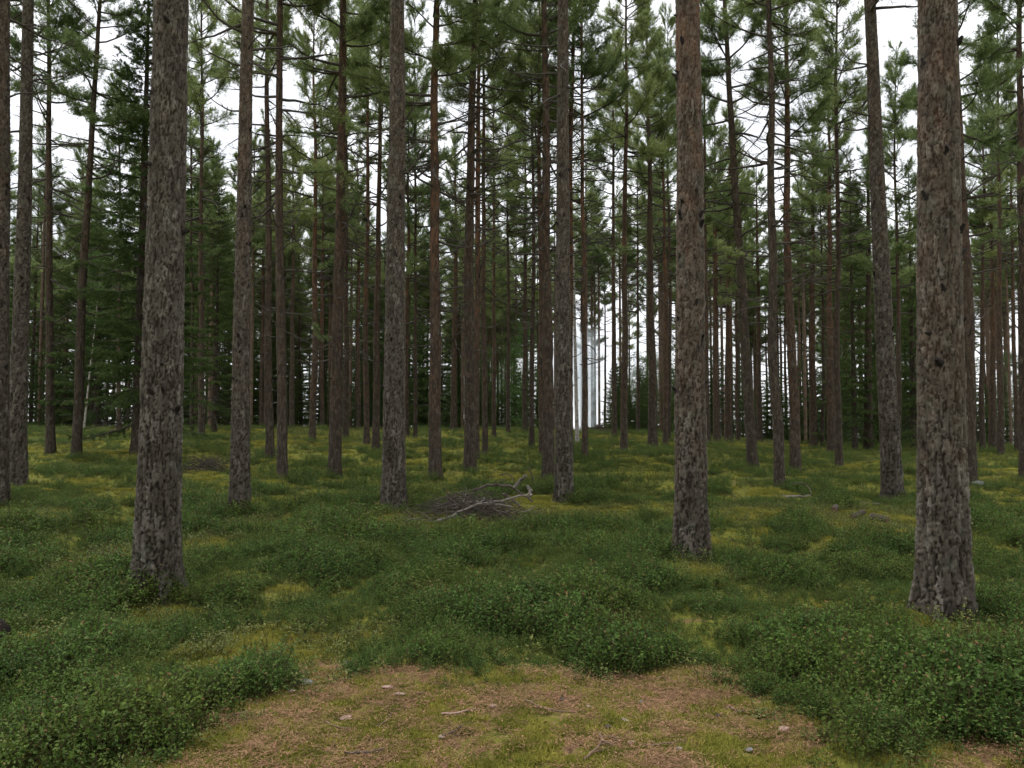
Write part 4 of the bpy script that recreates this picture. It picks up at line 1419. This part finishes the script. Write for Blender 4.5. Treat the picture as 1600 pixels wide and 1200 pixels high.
lump('stone', 474, 1072, 0.055, 0.035, 0.022, STONE, 'grey stone at the back left of the open patch', 'stone', 61)
lump('stone', 545, 1043, 0.04, 0.03, 0.015, STONE, 'flat grey stone at the shrub edge behind the open patch', 'stone', 62)
lump('stone', 1530, 760, 0.16, 0.12, 0.09, STONE, 'pale stone right of the thickest pine among far moss', 'stone', 63)
lump('stump', -12, 1005, 0.11, 0.10, 0.08, KNOT, 'dark rotten stump cut off by the left edge of the picture', 'stump', 64, None, 0.04)
CG = 'chips lying on the open patch'
for k, (px, py, a, b, mat, lab) in enumerate((
        (920, 1110, 0.022, 0.016, PALECHIP, 'pale bark chip left of centre on the open patch'),
        (977, 1131, 0.028, 0.012, PALECHIP, 'long pale bark chip beside a brown one in mid patch'),
        (1001, 1104, 0.026, 0.012, STONE, 'grey flat chip behind the pale long chip'),
        (987, 1170, 0.018, 0.016, PALECHIP, 'pinkish chip near the fallen sticks in front'),
        (455, 1085, 0.020, 0.012, PALECHIP, 'small pale chip below the grey stone'),
        (1060, 1178, 0.014, 0.012, PALECHIP, 'tiny pale chip right of the fallen sticks'),
        (1170, 1180, 0.020, 0.014, STONE, 'grey chip near the front right of the open patch'),
        (770, 1112, 0.020, 0.014, CHIP, 'reddish bark chip in the middle of the open patch'),
        (690, 1160, 0.016, 0.014, PALECHIP, 'pale chip beside the short twig in the front middle'),
        (605, 1083, 0.032, 0.020, CHIP, 'reddish bark flake at the back of the open patch'),
        (1225, 1145, 0.034, 0.022, CHIP, 'curled reddish bark flake at the right of the open patch'),
        (625, 1095, 0.030, 0.016, CHIP, 'second reddish bark flake right of the back one'),
        (878, 1098, 0.016, 0.012, DARKWOOD, 'dark cone lying left of the pale bark chip'),
        (950, 1142, 0.014, 0.012, DARKWOOD, 'dark cone below the long pale chip'),
        (1122, 1125, 0.014, 0.012, DARKWOOD, 'dark cone on the right half of the open patch'),
        (540, 1130, 0.03, 0.016, CHIP, 'brown bark flake left of centre on the open patch'))):
    lump('bark_chip' if 'cone' not in lab else 'pine_cone', px, py, a, b, 0.008 if 'cone' not in lab else 0.011, mat, lab, 'chip' if 'cone' not in lab else 'pine cone', 80 + k, CG, 0.012, _r.uniform(-1, 1))

SG = 'sticks near the camera'


def stick(px0, py0, px1, py1, r, mat, label, seed, tw=0):
    a, b = gp(px0, py0), gp(px1, py1)
    rng = np.random.default_rng(seed)
    n = 9
    pts = a[None] + (b - a)[None] * np.linspace(0, 1, n)[:, None]
    side = np.cross(b - a, [0, 0, 1.0]); side /= np.linalg.norm(side)
    pts += side[None] * (rng.normal(0, 0.004, n) + 0.02 * np.sin(np.linspace(0, 3.1, n)))[:, None]
    pts[:, 2] = terrain(pts[:, 0], pts[:, 1]) + 0.022
    org = pts[0].copy()
    g = Geo(); g.tube(pts - org, np.linspace(r, r * 0.6, n), 6, 0, True)
    root = link('stick', g.mesh('stick', [mat]), None, tuple(org))
    for s in range(tw):
        i = int(rng.integers(2, n - 1))
        d = (b - a) / np.linalg.norm(b - a) * 0.7 + side * rng.choice([-1, 1]) * 0.7
        sx = curve(pts[i] - org, d, 0.10, 4, 0, rng, 0.15)
        gg = Geo(); gg.tube(sx, np.linspace(r * .6, r * .3, len(sx)), 5, 0, True)
        link('twig', gg.mesh('twig', [mat]), root)
    tag(root, label, 'stick', SG)


STICKW = simple('brown_stick', (0.09, 0.058, 0.038), (0.24, 0.16, 0.11), 20, 0.85, bump=0.4)
stick(912, 1196, 942, 1160, 0.007, STICKW, 'brown forked stick at the front of the open patch', 91, 2)
stick(935, 1155, 960, 1175, 0.005, STICKW, 'thin brown stick crossing above the forked one', 92, 1)
stick(690, 1128, 742, 1118, 0.006, CHIP, 'straight reddish twig in mid patch', 93)
stick(690, 1158, 722, 1146, 0.006, DARKWOOD, 'short pale forked twig left of mid patch', 94, 1)
stick(510, 1140, 548, 1146, 0.006, STICKW, 'curved twig on the left half of the open patch', 95, 1)
stick(540, 1188, 600, 1181, 0.007, DARKWOOD, 'mossy dark stick at the front left of the patch', 96)
stick(590, 1142, 612, 1120, 0.005, DARKWOOD, 'small dark twig right of the curved one', 97)
stick(385, 1120, 352, 1132, 0.006, STICKW, 'thin stick at the left shrub edge of the patch', 98)
stick(1140, 1112, 1165, 1120, 0.006, DARKWOOD, 'dark twig at the right rear of the open patch', 99)
stick(1000, 1172, 1070, 1166, 0.005, STICKW, 'long thin reddish twig front right of centre', 100)
stick(820, 1106, 900, 1122, 0.005, STICKW, 'long thin twig lying across the middle of the patch', 101, 1)


# ------------------------------------------------------------------ smoke from a burning heap beyond the crest
def smoke():
    base = np.array(at_px(925, 48.0))
    rng = np.random.default_rng(8)
    k, hs = 24, np.linspace(0, 15, 26)
    v = []
    for h in hs:
        r = 1.0 + 0.16 * h
        if h > 13.5: r *= max(0.05, (15 - h) / 1.5)
        for i in range(k):
            t = 2 * math.pi * i / k
            q = r * (1 + 0.22 * (vnoise(np.array(math.cos(t) * 2 + h * .7), np.array(math.sin(t) * 2 - h), 3) - 0.5) * 2)
            v.append((q * math.cos(t) - 0.06 * h - 0.35, q * math.sin(t), h))
    n = len(hs)
    i = (np.arange(n - 1)[:, None] * k + np.arange(k)[None]).ravel()
    j = (np.arange(n - 1)[:, None] * k + (np.arange(k)[None] + 1) % k).ravel()
    q = np.stack([i, j, j + k, i + k], 1)
    v.append((-0.35, 0, 0)); v.append((-0.06 * 15 - 0.35, 0, 15))
    t0 = np.stack([np.full(k, n * k), (np.arange(k) + 1) % k, np.arange(k)], 1)
    t1 = np.stack([np.full(k, n * k + 1), (n - 1) * k + np.arange(k), (n - 1) * k + (np.arange(k) + 1) % k], 1)
    M = Mat('smoke')
    tc = M.n.new('ShaderNodeTexCoord')
    z = M.node('ShaderNodeSeparateXYZ', {0: tc.outputs['Object']}).outputs[2]
    fall = M.node('ShaderNodeMapRange', {'Value': z, 'From Min': 1.0, 'From Max': 6.5, 'To Min': 1.0, 'To Max': 0.0}).outputs[0]
    ns = M.ramp(M.noise(M.coords((1, 1, 0.8)), 1.5, 5, 0.6), [(0.36, 0.15), (0.60, 1.0)])
    sx = M.node('ShaderNodeSeparateXYZ', {0: tc.outputs['Object']})
    ox = M.math('ADD', M.math('ADD', sx.outputs[0], 0.35), M.math('MULTIPLY', sx.outputs[2], 0.06))
    rho = M.math('SQRT', M.math('ADD', M.math('MULTIPLY', ox, ox), M.math('MULTIPLY', sx.outputs[1], sx.outputs[1])))
    rad = M.math('ADD', M.math('MULTIPLY', sx.outputs[2], 0.13), 0.75)
    core = M.node('ShaderNodeMapRange', {'Value': M.math('ADD', M.math('DIVIDE', rho, rad), M.math('MULTIPLY', M.math('SUBTRACT', M.noise(M.coords((1, 1, 0.9)), 2.2, 4, 0.6), 0.5), 1.3)), 'From Min': 0.0, 'From Max': 1.0, 'To Min': 1.0, 'To Max': 0.0}, interpolation_type='SMOOTHSTEP').outputs[0]
    den = M.math('MULTIPLY', M.math('MULTIPLY', M.math('MULTIPLY', ns, fall), core), 5.0)
    pv = M.node('ShaderNodeVolumePrincipled', {'Color': (0.84, 0.92, 0.999, 1), 'Density': den, 'Anisotropy': 0.2})
    M.l.new(pv.outputs[0], M.out.inputs['Volume'])
    o = link('smoke', raw_mesh('smoke', v, [np.concatenate([t0, t1]), q], [M.m]), None, tuple(base + [0, 0, 0.1]))
    tag(o, 'pale blue white smoke column rising between the trunks', 'smoke', None, 'stuff')
    # the smouldering heap under it
    g = Geo()
    for s in range(130):
        az = rng.uniform(0, 6.3); rr = rng.uniform(0, 0.9); hh = 0.55 * (1 - rr / 1.0) * rng.uniform(0.2, 1)
        p = np.array([rr * math.cos(az), rr * math.sin(az), hh])
        d = rng.normal(0, 1, 3); d[2] *= 0.3; d /= np.linalg.norm(d)
        ax = curve(p - d * 0.3, d, 0.7, 4, 0, rng, 0.15)
        g.tube(ax, np.linspace(0.03, 0.012, 5), 4, 0, True)
    h = link('smouldering_heap', g.mesh('smouldering_heap', [DARKWOOD]), None, tuple(np.array(at_px(935, 46.5))))
    tag(h, 'dark heap of branches smouldering at the foot of the smoke', 'branch heap', None, 'stuff')


smoke()
